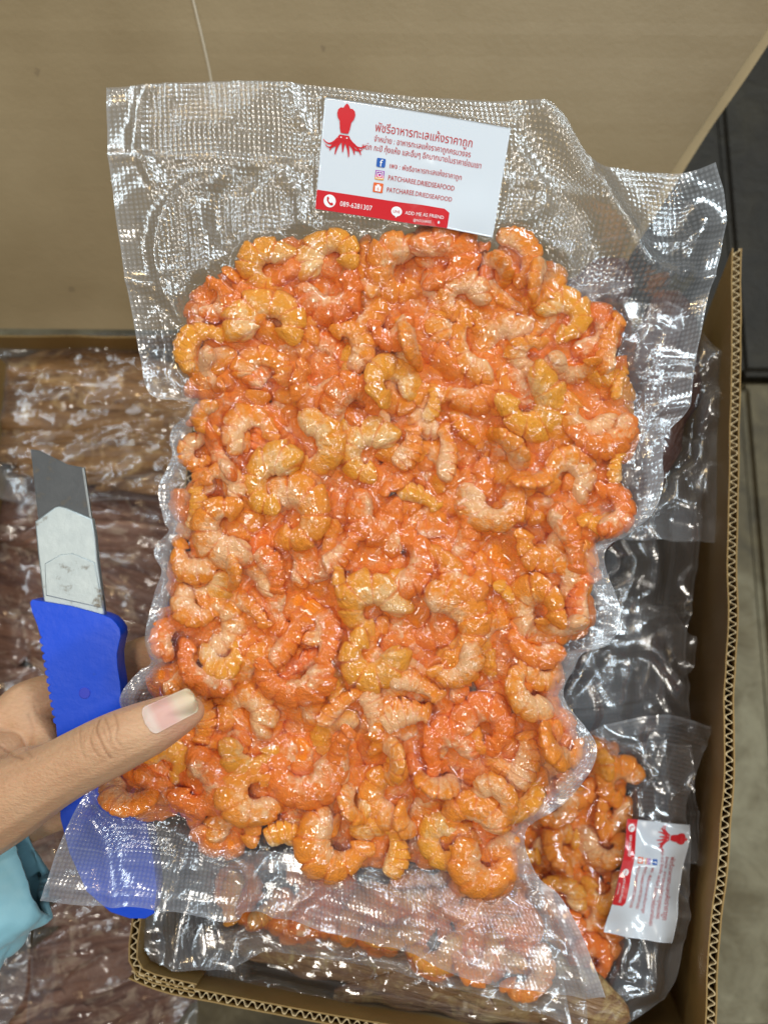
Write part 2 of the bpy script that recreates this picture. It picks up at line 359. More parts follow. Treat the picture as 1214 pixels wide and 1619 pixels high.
# long thin crease scored into the flap
cp = [inplane(u, v) - n_f * .0026 for u, v in ((300, -30), (312, 20), (326, 80), (336, 130), (345, 200))]
sm_ = smoothpts(np.array(cp), 20); V = []; sd_ = hinge_dir * .0006
for q in sm_: V += [q - sd_, q - n_f * .0003, q + sd_]
meshobj('crease', np.array(V) + [.2, 0, 0], [(i * 3 + k, i * 3 + k + 1, i * 3 + k + 4, i * 3 + k + 3) for i in range(19) for k in range(2)], simple('scuffed_crease', (.62, .54, .40), .6), box2)
yb = B0[1] - .004
def q2(u, v): return onz(u, v, zr2)
board('back_wall', box2, W2([np.array([-.42, yb, zr2 - .003]), np.array([.115, yb, zr2 - .006])]), DN, .0012, depth=.30, seed=9, flute=False)
xl = q2(-30, 700)[0]
board('left_wall', box2, W2([np.array([xl, yb - .012, zr2 - .003]), np.array([xl - .012, -.45, zr2 - .003])]), DN, .0045, depth=.30, seed=10)

# ------------------------------------------------------------------ shrimps
def shrimp_mesh(kind, seed):
    A, r0, r1, bm_ = {'C': (312, .288, .235, .215), 'U': (232, .305, .265, .205), 'J': (170, .36, .40, .185), 'S': (66, .72, .72, .18)}[kind]
    A = rad(A); rs = random.Random(seed); A *= 1 + rs.uniform(-.08, .06)
    NS, NR = 64, 26; th0 = (2 * math.pi - A) / 2; nseg = 6.3; ph0 = rs.random()
    V = []; COL = []; hl = rs.uniform(.72, 1.0)
    cen = np.zeros(3)
    for i in range(NS):
        s = i / (NS - 1); th = th0 + A * s; r = r0 + (r1 - r0) * s
        head = min(1, (s / .07)) ** .5 if s < .07 else 1
        prof = (hl + (1 - hl) * min(1, s / .25)) * head
        tail = max(0, (s - .45) / .55); prof *= 1 - .62 * tail ** 1.15
        kz = .92; kn = 1.0
        if s > .86:
            q = (s - .86) / .14; prof *= 1 + .75 * math.sin(q * 2.6); kz = .92 * (1 - .78 * q)
            if q > .8: prof *= math.sqrt(max(0, 1 - ((q - .8) / .2) ** 2)) * .95 + .03
        b = bm_ * prof
        sf = s * nseg + ph0; seg = sf - math.floor(sf)
        saw = (0.5 - seg) * (1 if .05 < s < .88 else 0.2)
        gro = max(0, 1 - abs(seg - .97) / .09) + max(0, 1 - abs(seg + .03) / .07)
        n = Vector((math.cos(th), math.sin(th), 0)); cz = .05 * math.sin(th * 1.3 + seed)
        cc = n * (r if i not in (0, NS - 1) else r) + Vector((0, 0, cz))
        for j in range(NR):
            f = 2 * math.pi * j / NR; cf, sf_ = math.cos(f), math.sin(f)
            d = (1 + cf) / 2
            rr = b * (1 + .15 * saw * (.25 + d)) * (1 - .13 * gro * (.35 + d))
            # pinched belly between the leg bases, ridge along the back
            rr *= 1 - .16 * max(0, -cf) ** 3 + .05 * max(0, cf) ** 6
            p = cc + n * (rr * cf * kn) + Vector((0, 0, rr * sf_ * kz))
            q = Vector((p.x * 5, p.y * 5, p.z * 5 + seed * 3.1))
            w1 = mnoise.noise(q) * .026 + mnoise.noise(q * 2.7) * .020 + abs(mnoise.noise(q * 5.3)) * .020
            dirn = (p - cc); 
            if dirn.length > 1e-6: p = p + dirn.normalized() * w1 * min(1, b / bm_ * 1.2) * (.5 if s > .9 else 1)
            V.append(p); COL.append((d, s, min(1, gro) * (.3 + .7 * d), 1))
    Q = gridfaces(NR, NS, True)
    me = fastmesh('shrimp', np.array(V), Q)
    ca = me.color_attributes.new('body', 'FLOAT_COLOR', 'POINT'); ca.data.foreach_set('color', np.array(COL, np.float32).ravel())
    me.materials.append(M_SHR)
    return me, np.array(V)
SH = {k: [shrimp_mesh(k, 10 * i + ord(k)) for i in range(4)] for k in 'CUJS'}

class Height:
    """height field in a pack's own plane"""
    def __init__(s, x0, x1, y0, y1, cell):
        s.x0, s.y0, s.c = x0, y0, cell; s.nx = int((x1 - x0) / cell) + 1; s.ny = int((y1 - y0) / cell) + 1
        s.X, s.Y = np.meshgrid(x0 + np.arange(s.nx) * cell, y0 + np.arange(s.ny) * cell); s.H = np.zeros(s.X.shape)
    def at(s, x, y, A=None):
        A = s.H if A is None else A
        fx = np.clip((x - s.x0) / s.c, 0, s.nx - 1.001); fy = np.clip((y - s.y0) / s.c, 0, s.ny - 1.001)
        i = fx.astype(int); j = fy.astype(int); a = fx - i; b = fy - j
        return (A[j, i] * (1 - a) + A[j, i + 1] * a) * (1 - b) + (A[j + 1, i] * (1 - a) + A[j + 1, i + 1] * a) * b
    def idx(s, x, y): return np.clip(((y - s.y0) / s.c).round().astype(int), 0, s.ny - 1), np.clip(((x - s.x0) / s.c).round().astype(int), 0, s.nx - 1)

ZS = .68
TONE = {'o': (.35, .25, .1), 'r': (.3, .75, 0), 'p': (.95, .25, .15), 'y': (.5, .0, .8), 'a': (.2, .1, .95)}
def place_shrimp(fr, hf, top, kind, x, y, size, ang, tone, zmax=1, label=None, group=None, perc=80, tilt=14, name='dried_shrimp'):
    k = 'C' if kind == 'B' else kind
    me, V = random.choice(SH[k]) if kind != 'B' else random.choice(SH['U'])
    if kind == 'B': size *= 1.25; tilt_ax = rad(random.choice((58, 66, -60, 118)))
    else: tilt_ax = rad(random.gauss(0, tilt))
    flip = random.random() < .5
    Rm = Matrix.Rotation(rad(ang), 3, 'Z') @ Matrix.Rotation(tilt_ax, 3, 'Y' if kind == 'B' else random.choice('XY')) @ (Matrix.Rotation(math.pi, 3, 'X') if flip else Matrix.Identity(3))
    if kind == 'S': Rm = Rm @ Matrix.Rotation(rad(90), 3, 'Z')
    sx = random.uniform(.86, 1.14); SC = np.array([size * sx, size / sx, size * ZS])
    c0 = V.mean(0) if kind in 'SBJ' else np.zeros(3)
    L = ((V - c0) * SC) @ np.array(Rm).T
    j, i = hf.idx(x + L[:, 0], y + L[:, 1])
    lowz = L[:, 2]; t = np.percentile(top[j, i] - lowz, perc); up = L[:, 2] > np.median(L[:, 2]); zt = np.percentile(L[:, 2], 97)
    t = min(t, zmax - zt)
    np.maximum.at(top, (j, i), L[:, 2] + t)
    o = bpy.data.objects.new(name, me); C.objects.link(o)
    Mw = fr.M() @ Matrix.Translation((x, y, t)); q3 = Mw.to_3x3() @ Rm
    o.matrix_world = Matrix.LocRotScale(Mw.translation - q3 @ Vector(c0 * SC), q3.to_quaternion(), Vector(SC))
    tn = TONE[tone]; o.color = tuple(min(1, max(0, v + random.gauss(0, .10))) for v in tn) + (1,)
    tag(o, label, 'dried shrimp', group); return o

def splat_top(hf, objs, fr):
    """highest point of the contents per cell, from the actual meshes"""
    top = np.full(hf.X.shape, -1.0); Mi = np.array(fr.M().inverted())
    for o in objs:
        me = o.data; n = len(me.vertices); co = np.empty(n * 3, np.float32); me.vertices.foreach_get('co', co); co = co.reshape(-1, 3)
        ne = len(me.edges); e = np.empty(ne * 2, np.int32); me.edges.foreach_get('vertices', e); e = e.reshape(-1, 2)
        co = np.vstack([co, (co[e[:, 0]] + co[e[:, 1]]) / 2])
        q = len(me.polygons)
        M = Mi @ np.array(o.matrix_world); L = co @ M[:3, :3].T + M[:3, 3]
        j, i = hf.idx(L[:, 0], L[:, 1]); np.maximum.at(top, (j, i), L[:, 2])
    return top
def drape(hf, top, base, inside, it=110, press=0.00004, off=0.00035):
    """a sheet drawn down on to the contents by the vacuum"""
    T = maxf(top, 1) + off; T = np.maximum(T, base * 1.0 + 0) if False else T
    h = np.where(inside, np.maximum(maxf(T, 7), base), base); h = blur(h, 5); lo = np.where(inside, base - .004, base)
    for _ in range(it):
        B = np.pad(h, 1, mode='edge'); a = (B[:-2, 1:-1] + B[2:, 1:-1] + B[1:-1, :-2] + B[1:-1, 2:]) / 4 - press
        h = np.maximum(np.maximum(a, T), lo)
    return np.maximum(blur(h, 1), T)

def coons(top, right, bottom, left, nu, nv):
    T = smoothpts(top, nu); B = smoothpts(bottom, nu); L = smoothpts(left, nv); R = smoothpts(right, nv)
    u = np.linspace(0, 1, nu)[None, :, None]; v = np.linspace(0, 1, nv)[:, None, None]
    S = (1 - v) * T[None] + v * B[None] + (1 - u) * L[:, None] + u * R[:, None] - ((1 - u) * (1 - v) * T[0] + u * (1 - v) * T[-1] + (1 - u) * v * B[0] + u * v * B[-1])
    return S
def film(name, parent, S, Z, mat, rim, seal, size, haze=None):
    haze = np.zeros(Z.shape) if haze is None else haze; rim = rim + haze * (.10 + .20 * np.clip((np.linspace(0, 1, Z.shape[0])[:, None] - .80) / .1, 0, 1) * (name == 'front_film'))
    nv, nu = Z.shape; V = np.concatenate([S, Z[..., None]], -1).reshape(-1, 3)
    me = fastmesh(name, V, gridfaces(nu, nv)); me.materials.append(mat)
    uu, vv = np.meshgrid(np.linspace(0, size[0], nu), np.linspace(0, size[1], nv)); UV = np.stack([uu, vv], -1).reshape(-1, 2)
    ul = me.uv_layers.new(name='UVMap'); li = np.empty(len(me.loops), np.int32); me.loops.foreach_get('vertex_index', li)
    ul.data.foreach_set('uv', UV[li].astype(np.float32).ravel())
    for nm, arr in (('rim', rim), ('seal', seal), ('haze', haze)):
        a = me.attributes.new(nm, 'FLOAT', 'POINT'); a.data.foreach_set('value', arr.astype(np.float32).ravel())
    o = bpy.data.objects.new(name, me); C.objects.link(o); o.parent = parent; return o

# ------------------------------------------------------------------ printed label
def text_mesh(s):
    c = bpy.data.curves.new('lettering', 'FONT'); c.body = s; c.size = 1; c.resolution_u = 3
    o = bpy.data.objects.new('lettering', c); C.objects.link(o); dg = bpy.context.evaluated_depsgraph_get()
    me = bpy.data.meshes.new_from_object(o.evaluated_get(dg)); bpy.data.objects.remove(o); bpy.data.curves.remove(c)
    V = np.array([v.co[:2] for v in me.vertices]); Fs = [tuple(p.vertices) for p in me.polygons]; bpy.data.meshes.remove(me); return V, Fs
_tc = {}
LW, LH = 1.0, 0.6      # label units, origin top-left, y down
def label(parent, fn, name='paper_label', lab=None):
    """fn(a, b, lift) -> local xyz; a in 0..1, b in 0..0.6"""
    nu, nv = 90, 54; A, Bb = np.meshgrid(np.linspace(0, 1, nu), np.linspace(0, .6, nv))
    V = fn(A.ravel(), Bb.ravel(), 0.0); V2 = fn(A.ravel(), Bb.ravel(), -0.00018); n = len(V); Q = [tuple(q) for q in gridfaces(nu, nv)]
    rimi = [i for i in range(nu)] + [i * nu + nu - 1 for i in range(1, nv)] + [(nv - 1) * nu + i for i in range(nu - 2, -1, -1)] + [i * nu for i in range(nv - 2, 0, -1)]
    Q2 = [tuple(x + n for x in q[::-1]) for q in Q] + [(rimi[k], rimi[(k + 1) % len(rimi)], rimi[(k + 1) % len(rimi)] + n, rimi[k] + n) for k in range(len(rimi))]
    L = meshobj(name, np.vstack([V, V2]), Q + Q2, M_PAPER, parent)
    if lab: L['label'] = lab
    SH_Y = 0.0
    def pr(nm, V2, Fs, mat, lift=.00022):
        V2 = np.asarray(V2, float) - [0, SH_Y]; me = fn(V2[:, 0], V2[:, 1], lift); return meshobj(nm, me, Fs, mat, L, False)
    def sub(poly):      # densify by triangulated fan grid through bmesh so prints follow the paper
        bm = bmesh.new(); vs = [bm.verts.new((x, y, 0)) for x, y in poly]; bm.faces.new(vs)
        bmesh.ops.triangulate(bm, faces=bm.faces[:]);
        for _ in range(2):
            ed = [e for e in bm.edges if e.calc_length() > .06]
            if ed: bmesh.ops.subdivide_edges(bm, edges=ed, cuts=1); bmesh.ops.triangulate(bm, faces=bm.faces[:])
        bm.verts.index_update(); V = np.array([v.co[:2] for v in bm.verts]); Fs = [tuple(v.index for v in f.verts) for f in bm.faces]; bm.free(); return V, Fs
    def polys(nm, pl, mat, lift=.00022):
        V = np.zeros((0, 2)); Fs = []
        for p in pl:
            v, f = sub(p); Fs += [tuple(i + len(V) for i in q) for q in f]; V = np.vstack([V, v])
        return pr(nm, V, Fs, mat, lift)
    def txt(s, x, y, wdt, mat, lift=.00022, h=None):
        if s not in _tc: _tc[s] = text_mesh(s)
        V, Fs = _tc[s]; x0, x1 = V[:, 0].min(), V[:, 0].max(); k = wdt / (x1 - x0); ky = k if h is None else h
        pr('lettering', np.stack([x + (V[:, 0] - x0) * k, y - V[:, 1] * ky], 1), Fs, mat, lift)
    circ = lambda x, y, r, n=24, a0=0, a1=2 * math.pi: [(x + r * math.cos(a0 + (a1 - a0) * i / n), y + r * math.sin(a0 + (a1 - a0) * i / n)) for i in range(n if a1 - a0 > 6.28 else n + 1)]
    def rrect(x0, y0, x1, y1, r):
        o = []
        for cx, cy, a in ((x1 - r, y0 + r, -90), (x1 - r, y1 - r, 0), (x0 + r, y1 - r, 90), (x0 + r, y0 + r, 180)):
            o += [(cx + r * math.cos(rad(a + t)), cy + r * math.sin(rad(a + t))) for t in (0, 30, 60, 90)]
        return o
    # red band
    polys('red_band', [[(0, .497), (.15, .497), (.3, .497), (.5, .497), (.66, .497), (.712, .497), (.742, .515), (.742, .5995), (.5, .5995), (.3, .5995), (.15, .5995), (0, .5995)]], M_RED, .00014)
    # squid emblem: mantle, fins, head, arms
    sx, sy = .122, .0; g = []
    mant = [(0, .012), (.010, .026), (.020, .055), (.030, .11), (.031, .17), (.027, .215), (.020, .250), (-.020, .250), (-.027, .215), (-.031, .17), (-.030, .11), (-.020, .055), (-.010, .026)]
    g.append([(sx + x, y) for x, y in mant])
    for sg in (-1, 1): g.append([(sx + sg * x, y) for x, y in ((.016, .050), (.032, .050), (.045, .068), (.049, .098), (.043, .135), (.028, .165))][::sg])
    g.append([(sx + x, y) for x, y in ((-.026, .264), (.026, .264), (.034, .285), (.022, .31), (-.022, .31), (-.034, .285))])
    for k, (ex, ey, bend) in enumerate(((-.112, .318, .03), (-.098, .358, .028), (-.07, .40, .018), (-.04, .425, .01), (.0, .40, .014), (.035, .43, -.01), (.065, .405, -.02), (.10, .40, -.03), (.108, .352, -.03), (.128, .315, -.03))):
        a0 = np.array([(-.026 + .052 * k / 9), .295]); a2 = np.array([ex, ey]); m_ = np.array([a0[0] * .5 + ex * .55, max(ey, .33) + (.055 if k in (0, 1, 8, 9) else .0)]) if k in (0, 1, 8, 9) else np.array([a0[0] + (ex - a0[0]) * .9, .345])
        pts = [(1 - t) ** 2 * a0 + 2 * t * (1 - t) * m_ + t * t * a2 for t in np.linspace(0, 1, 7)]
        l, r = [], []
        for i, q in enumerate(pts):
            tgt = pts[min(i + 1, 6)] - pts[max(i - 1, 0)]; nn = np.array([-tgt[1], tgt[0]]) / (np.linalg.norm(tgt) + 1e-9); wd = .0115 * (1 - i / 6.5) + .001
            l.append(tuple(q + nn * wd + [sx, 0])); r.append(tuple(q - nn * wd + [sx, 0]))
        for i in range(6): g.append([l[i], l[i + 1], r[i + 1], r[i]])
    g = [[(x, .04 + (y - .045) * .68) for x, y in p] for p in g]
    polys('squid_emblem', g, M_RED, .00034)
    polys('squid_eyes', [circ(sx - .016, .203, .004, 8), circ(sx + .016, .203, .004, 8)], M_WHITE, .0004)
    txt('พัชรีอาหารทะเลแห้งราคาถูก', .285, .142, .525, M_REDT, h=.066)
    txt('จำหน่าย : อาหารทะเลแห้งราคาถูกครบวงจร', .285, .196, .525, M_REDT, h=.045)
    txt('หมึก กะปิ กุ้งแห้ง และอื่นๆ อีกมากมายในราคาย่อมเยา', .225, .246, .65, M_REDT, h=.045)
    SH_Y = .034
    txt('เพจ : พัชรีอาหารทะเลแห้งราคาถูก', .385, .36, .395, M_REDT, h=.040)
    txt('PATCHAREE.DRIEDSEAFOOD', .385, .425, .365, M_REDT, h=.038)
    txt('PATCHAREE.DRIEDSEAFOOD', .385, .487, .36, M_REDT, h=.036)
    polys('blue_page_icon', [rrect(.312, .315, .36, .363, .007)], M_BLUEI); txt('f', .329, .360, .018, M_WHITE, .00034, h=.055)
    polys('photo_app_icon', [[(.312, .381), (.336, .381), (.348, .381), (.36, .381), (.36, .405), (.312, .405)]], M_PUR)
    polys('photo_app_icon_middle', [[(.312, .405), (.36, .405), (.36, .418), (.312, .418)]], M_PNK); polys('photo_app_icon_foot', [[(.312, .418), (.36, .418), (.36, .43), (.312, .43)]], M_YEL)
    def ring(x, y, r, w_, n=20): return [[(x + a * math.cos(t), y + a * math.sin(t)) for a, t in ((r, t0), (r, t1), (r - w_, t1), (r - w_, t0))] for t0, t1 in ((2 * math.pi * i / n, 2 * math.pi * (i + 1) / n) for i in range(n))]
    polys('camera_ring', ring(.336, .4055, .012, .004) + [[(.317, .386), (.355, .386), (.355, .389), (.317, .389)], [(.317, .422), (.355, .422), (.355, .425), (.317, .425)], [(.317, .389), (.320, .389), (.320, .422), (.317, .422)], [(.352, .389), (.355, .389), (.355, .422), (.352, .422)], circ(.3475, .3935, .0022, 8)], M_WHITE, .00034)
    polys('shop_icon', [rrect(.308, .447, .362, .498, .004)], M_ORI)
    polys('shop_bag', [[(.318, .464), (.352, .464), (.350, .492), (.320, .492)], [(.327, .456), (.343, .456), (.343, .464), (.327, .464)]], M_WHITE, .00034); txt('S', .3305, .487, .011, M_ORI, .00045, h=.02)
    SH_Y = 0.0
    polys('phone_disc', [circ(.076, .547, .034)], M_WHITE, .00026)
    hs = [(.060, .528), (.068, .526), (.073, .537), (.068, .542), (.073, .552), (.083, .558), (.089, .553), (.098, .561), (.094, .569), (.083, .570), (.069, .560), (.060, .545)]
    polys('phone_handset', [hs], M_RED, .00034)
    txt('089-6281307', .135, .565, .18, M_WHITE, .00026, h=.038)
    polys('chat_bubble', [[(.452 + .030 * math.cos(t), .548 + .026 * math.sin(t)) for t in np.linspace(0, 2 * math.pi, 22, endpoint=False)], [(.447, .571), (.462, .569), (.450, .583)]], M_WHITE, .00026)
    txt('LINE', .433, .556, .038, M_RED, .00034, h=.020)
    txt('ADD ME AS FRIEND', .50, .556, .215, M_WHITE, .00026, h=.026)
    txt('@PATCHAREE', .55, .586, .10, M_WHITE, .00026, h=.018)
    return L

# ------------------------------------------------------------------ the pack held in the hand
S_ = 0.345 / F
FR = Frame(P(CX, CY, .345), RC)
def px(pts): return FR.loc(pts)
top_c = [(168, 138), (240, 132), (330, 126), (430, 130), (540, 141), (640, 151), (740, 160), (830, 166), (880, 188), (905, 230), (930, 262), (985, 270), (1060, 276), (1100, 268), (1130, 257)]
right_c = [(1130, 257), (1142, 300), (1145, 350), (1138, 400), (1120, 460), (1098, 560), (1090, 625), (1080, 655), (1050, 690), (1046, 730), (1049, 760), (1035, 800), (1000, 840), (962, 862), (954, 885), (968, 925), (979, 960), (974, 1000), (955, 1022), (920, 1032), (905, 1060), (893, 1090), (897, 1115), (925, 1150), (942, 1180), (930, 1215), (895, 1265), (850, 1300), (834, 1320), (832, 1345), (850, 1385), (880, 1410), (900, 1440), (920, 1480), (940, 1530), (957, 1577)]
bottom_c = [(64, 1424), (130, 1430), (210, 1433), (300, 1446), (352, 1457), (378, 1452), (388, 1436), (400, 1434), (450, 1447), (520, 1474), (600, 1492), (650, 1507), (700, 1533), (760, 1552), (830, 1562), (900, 1570), (957, 1577)]
left_c = [(168, 138), (170, 200), (172, 250), (183, 330), (196, 420), (210, 500), (222, 570), (232, 612), (250, 630), (290, 634), (305, 640), (300, 655), (275, 675), (268, 695), (272, 720), (264, 742), (253, 765), (252, 790), (262, 825), (268, 840), (247, 862), (244, 880), (254, 905), (240, 950), (231, 1000), (240, 1045), (222, 1060), (200, 1085), (190, 1112), (200, 1150), (180, 1190), (150, 1235), (118, 1285), (90, 1350), (64, 1424)]
content = [(300, 440), (330, 430), (380, 385), (470, 360), (560, 362), (620, 372), (660, 358), (720, 365), (790, 385), (870, 380), (885, 440), (940, 478), (995, 505), (990, 600), (1003, 660), (985, 740), (992, 800), (950, 870), (950, 960), (922, 1015), (900, 1085), (912, 1165), (880, 1250), (842, 1330), (842, 1405), (780, 1422), (720, 1412), (700, 1375), (620, 1392), (550, 1375), (495, 1335), (400, 1358), (330, 1345), (300, 1318), (215, 1295), (186, 1250), (205, 1215), (240, 1170), (235, 1090), (268, 1010), (245, 945), (250, 880), (268, 830), (266, 770), (290, 690), (312, 630), (270, 595), (275, 520), (300, 490)]
c0 = px([(30, 1620)])[0]; c1 = px([(1180, 90)])[0]
HF = Height(c0[0], c1[0], c0[1], c1[1], .0006)
PX = HF.X / S_ + CX; PY = CY - HF.Y / S_
mm = .001
base = (fbm(PX / 110, PY / 110, 3) - .5) * 4.5 * mm + (fbm(PX / 38, PY / 38, 8) - .5) * 1.6 * mm
ridges = [  # points, width px, height mm, power
    ([(165, 246), (300, 254), (420, 258), (500, 262)], 5, 1.2), ([(800, 285), (880, 300), (940, 330), (1000, 372), (1030, 390), (1080, 382), (1146, 352)], 6, 1.6),
    ([(340, 286), (290, 300), (262, 340), (250, 400), (262, 450), (285, 490)], 12, 3.0), ([(310, 330), (322, 380), (330, 440)], 16, 3.2),
    ([(395, 280), (360, 300), (345, 340), (352, 380)], 15, -3.0), ([(445, 275), (475, 310), (480, 350), (500, 375)], 12, 3.0), ([(230, 255), (246, 290)], 10, 2.5),
    ([(180, 440), (240, 448), (300, 438), (360, 440)], 6, 2.0), ([(232, 140), (220, 170), (215, 230)], 12, 2.0), ([(455, 140), (470, 180), (500, 230)], 10, 2.0),
    ([(860, 178), (905, 240), (935, 300), (965, 350), (1000, 410), (1036, 452)], 26, 8.0), ([(940, 290), (960, 330), (990, 380), (1036, 452)], 10, 3.5),
    ([(1108, 352), (1085, 395), (1060, 440), (1036, 452)], 18, 6.0), ([(1036, 452), (960, 466), (900, 478), (850, 492)], 10, 3.5),
    ([(1076, 440), (1030, 510), (990, 570)], 14, 3.5), ([(1070, 440), (1100, 446), (1130, 440)], 6, 2.2), ([(985, 580), (1040, 568), (1092, 572)], 7, 2.0),
    ([(1000, 600), (1050, 588), (1090, 590)], 5, 1.2), ([(1000, 655), (1050, 645), (1085, 640)], 7, 2.0), ([(800, 215), (850, 290), (862, 330)], 12, 2.5), ([(850, 330), (800, 372), (790, 395)], 14, 3.0),
    ([(900, 400), (870, 430), (860, 450)], 9, 2.0), ([(950, 350), (930, 420), (905, 470)], 20, -3.0),
    ([(150, 1290), (172, 1330), (180, 1400), (182, 1430)], 12, 2.8), ([(300, 1320), (285, 1380), (255, 1440)], 9, 2.6), ([(345, 1330), (372, 1350), (395, 1375), (420, 1372)], 9, 2.4),
    ([(412, 1350), (402, 1390), (392, 1436)], 10, 5.0), ([(535, 1370), (490, 1410), (430, 1445)], 9, 2.8), ([(540, 1365), (580, 1400), (640, 1430)], 8, 2.0), ([(630, 1400), (620, 1450), (600, 1490)], 10, 2.4),
    ([(760, 1425), (800, 1400), (830, 1380)], 10, 2.2), ([(690, 1400), (700, 1430), (760, 1470)], 9, 2.0), ([(880, 1440), (905, 1500), (925, 1560)], 12, 3.5), ([(650, 1480), (740, 1520), (800, 1540)], 8, 1.8),
    ([(200, 1364), (380, 1385), (560, 1440), (700, 1470), (900, 1486)], 4, .9), ([(70, 1400), (380, 1432)], 4, .9), ([(400, 1418), (620, 1478), (940, 1552)], 4, .9),
    ([(960, 480), (1000, 500), (1010, 530), (1000, 560)], 8, 2.0), ([(965, 700), (1000, 690), (1010, 740), (1000, 780)], 6, 1.8), ([(275, 740), (262, 800)], 5, .8),
    ([(885, 1150), (915, 1180), (905, 1220)], 8, 1.6), ([(255, 500), (262, 560), (270, 600)], 8, 1.6), ([(300, 520), (262, 470), (230, 455)], 8, 1.6)]
for pts, wd, hh in ridges:
    D = segdist(PX, PY, [tuple(p) for p in smoothpts(pts, 14)]); base = base + hh * mm * 1.0 * (1 / (1 + (D / wd) ** 2.4))
inside = inpoly(PX, PY, content)
Dc = segdist(PX, PY, content + content[:1])
near = np.where(inside, 1, np.exp(-(Dc / 34) ** 1.3))
rn = 1 - np.abs(2 * fbm(PX / 21, PY / 21, 21, 2) - 1); base = base + (rn - .6) * 2.2 * mm * np.where(inside, 0, np.exp(-(Dc / 50) ** 2))
base = np.where(inside, blur(base, 25), base); base = blur(base, 2)
# label lies on the upper film
lab_c = px([(515, 161), (805, 210), (776, 381), (500, 336)])
lpx = [(508, 154), (813, 205), (782, 390), (492, 340)]
ml = inpoly(PX, PY, lpx); ml = blur(ml.astype(float), 10)
def labz(x, y): 
    u = x / S_ + CX; v = CY - y / S_
    return (1.4 + 1.6 * np.exp(-((u - 730) / 60) ** 2 - ((v - 350) / 40) ** 2) + 1.0 * np.sin((u - 500) / 300 * 3.0) - .9 * ((v - 260) / 110) ** 2 * .5 + 0.8 * np.exp(-((u - 640 - (v - 300) * .8) / 20) ** 2) * (v > 250) * np.clip((v - 250) / 60, 0, 1) + .8 * np.exp(-(np.hypot(u - 690, v - 275) / 22) ** 2)) * mm + .0015
lz = labz(HF.X, HF.Y); base = base * (1 - ml) + ml * (lz - .0006)
top = np.where(inside, -.0065 + .0065 * np.exp(-(Dc / 22)), -.001)
G = 'dried shrimps sealed in the held vacuum pack'
HELD = []
OUT = [tuple(p) for p in np.vstack([smoothpts(top_c, 90), smoothpts(right_c, 200), smoothpts(bottom_c, 90)[::-1], smoothpts(left_c, 200)[::-1]])]
def keep_in(u, v, r, marg=7):
    for _ in range(40):
        a = np.linspace(0, 2 * math.pi, 16, endpoint=False); X = u + (r + marg) * np.cos(a); Y = v + (r + marg) * np.sin(a)
        if inpoly(X, Y, OUT).all(): break
        d = np.array([600.0 - u, 880.0 - v]); d /= np.linalg.norm(d) + 1e-9; u += d[0] * 3; v += d[1] * 1.2
    return u, v
def add(kind, u, v, d, ang, tone, label=None, **kw):
    u, v = keep_in(u, v, d * .45)
    x, y = px([(u, v)])[0]; o = place_shrimp(FR, HF, top, kind, x, y, d * S_, ang, tone, zmax=kw.pop('zmax', .0120), label=label, group=G, **kw); HELD.append(o); return o

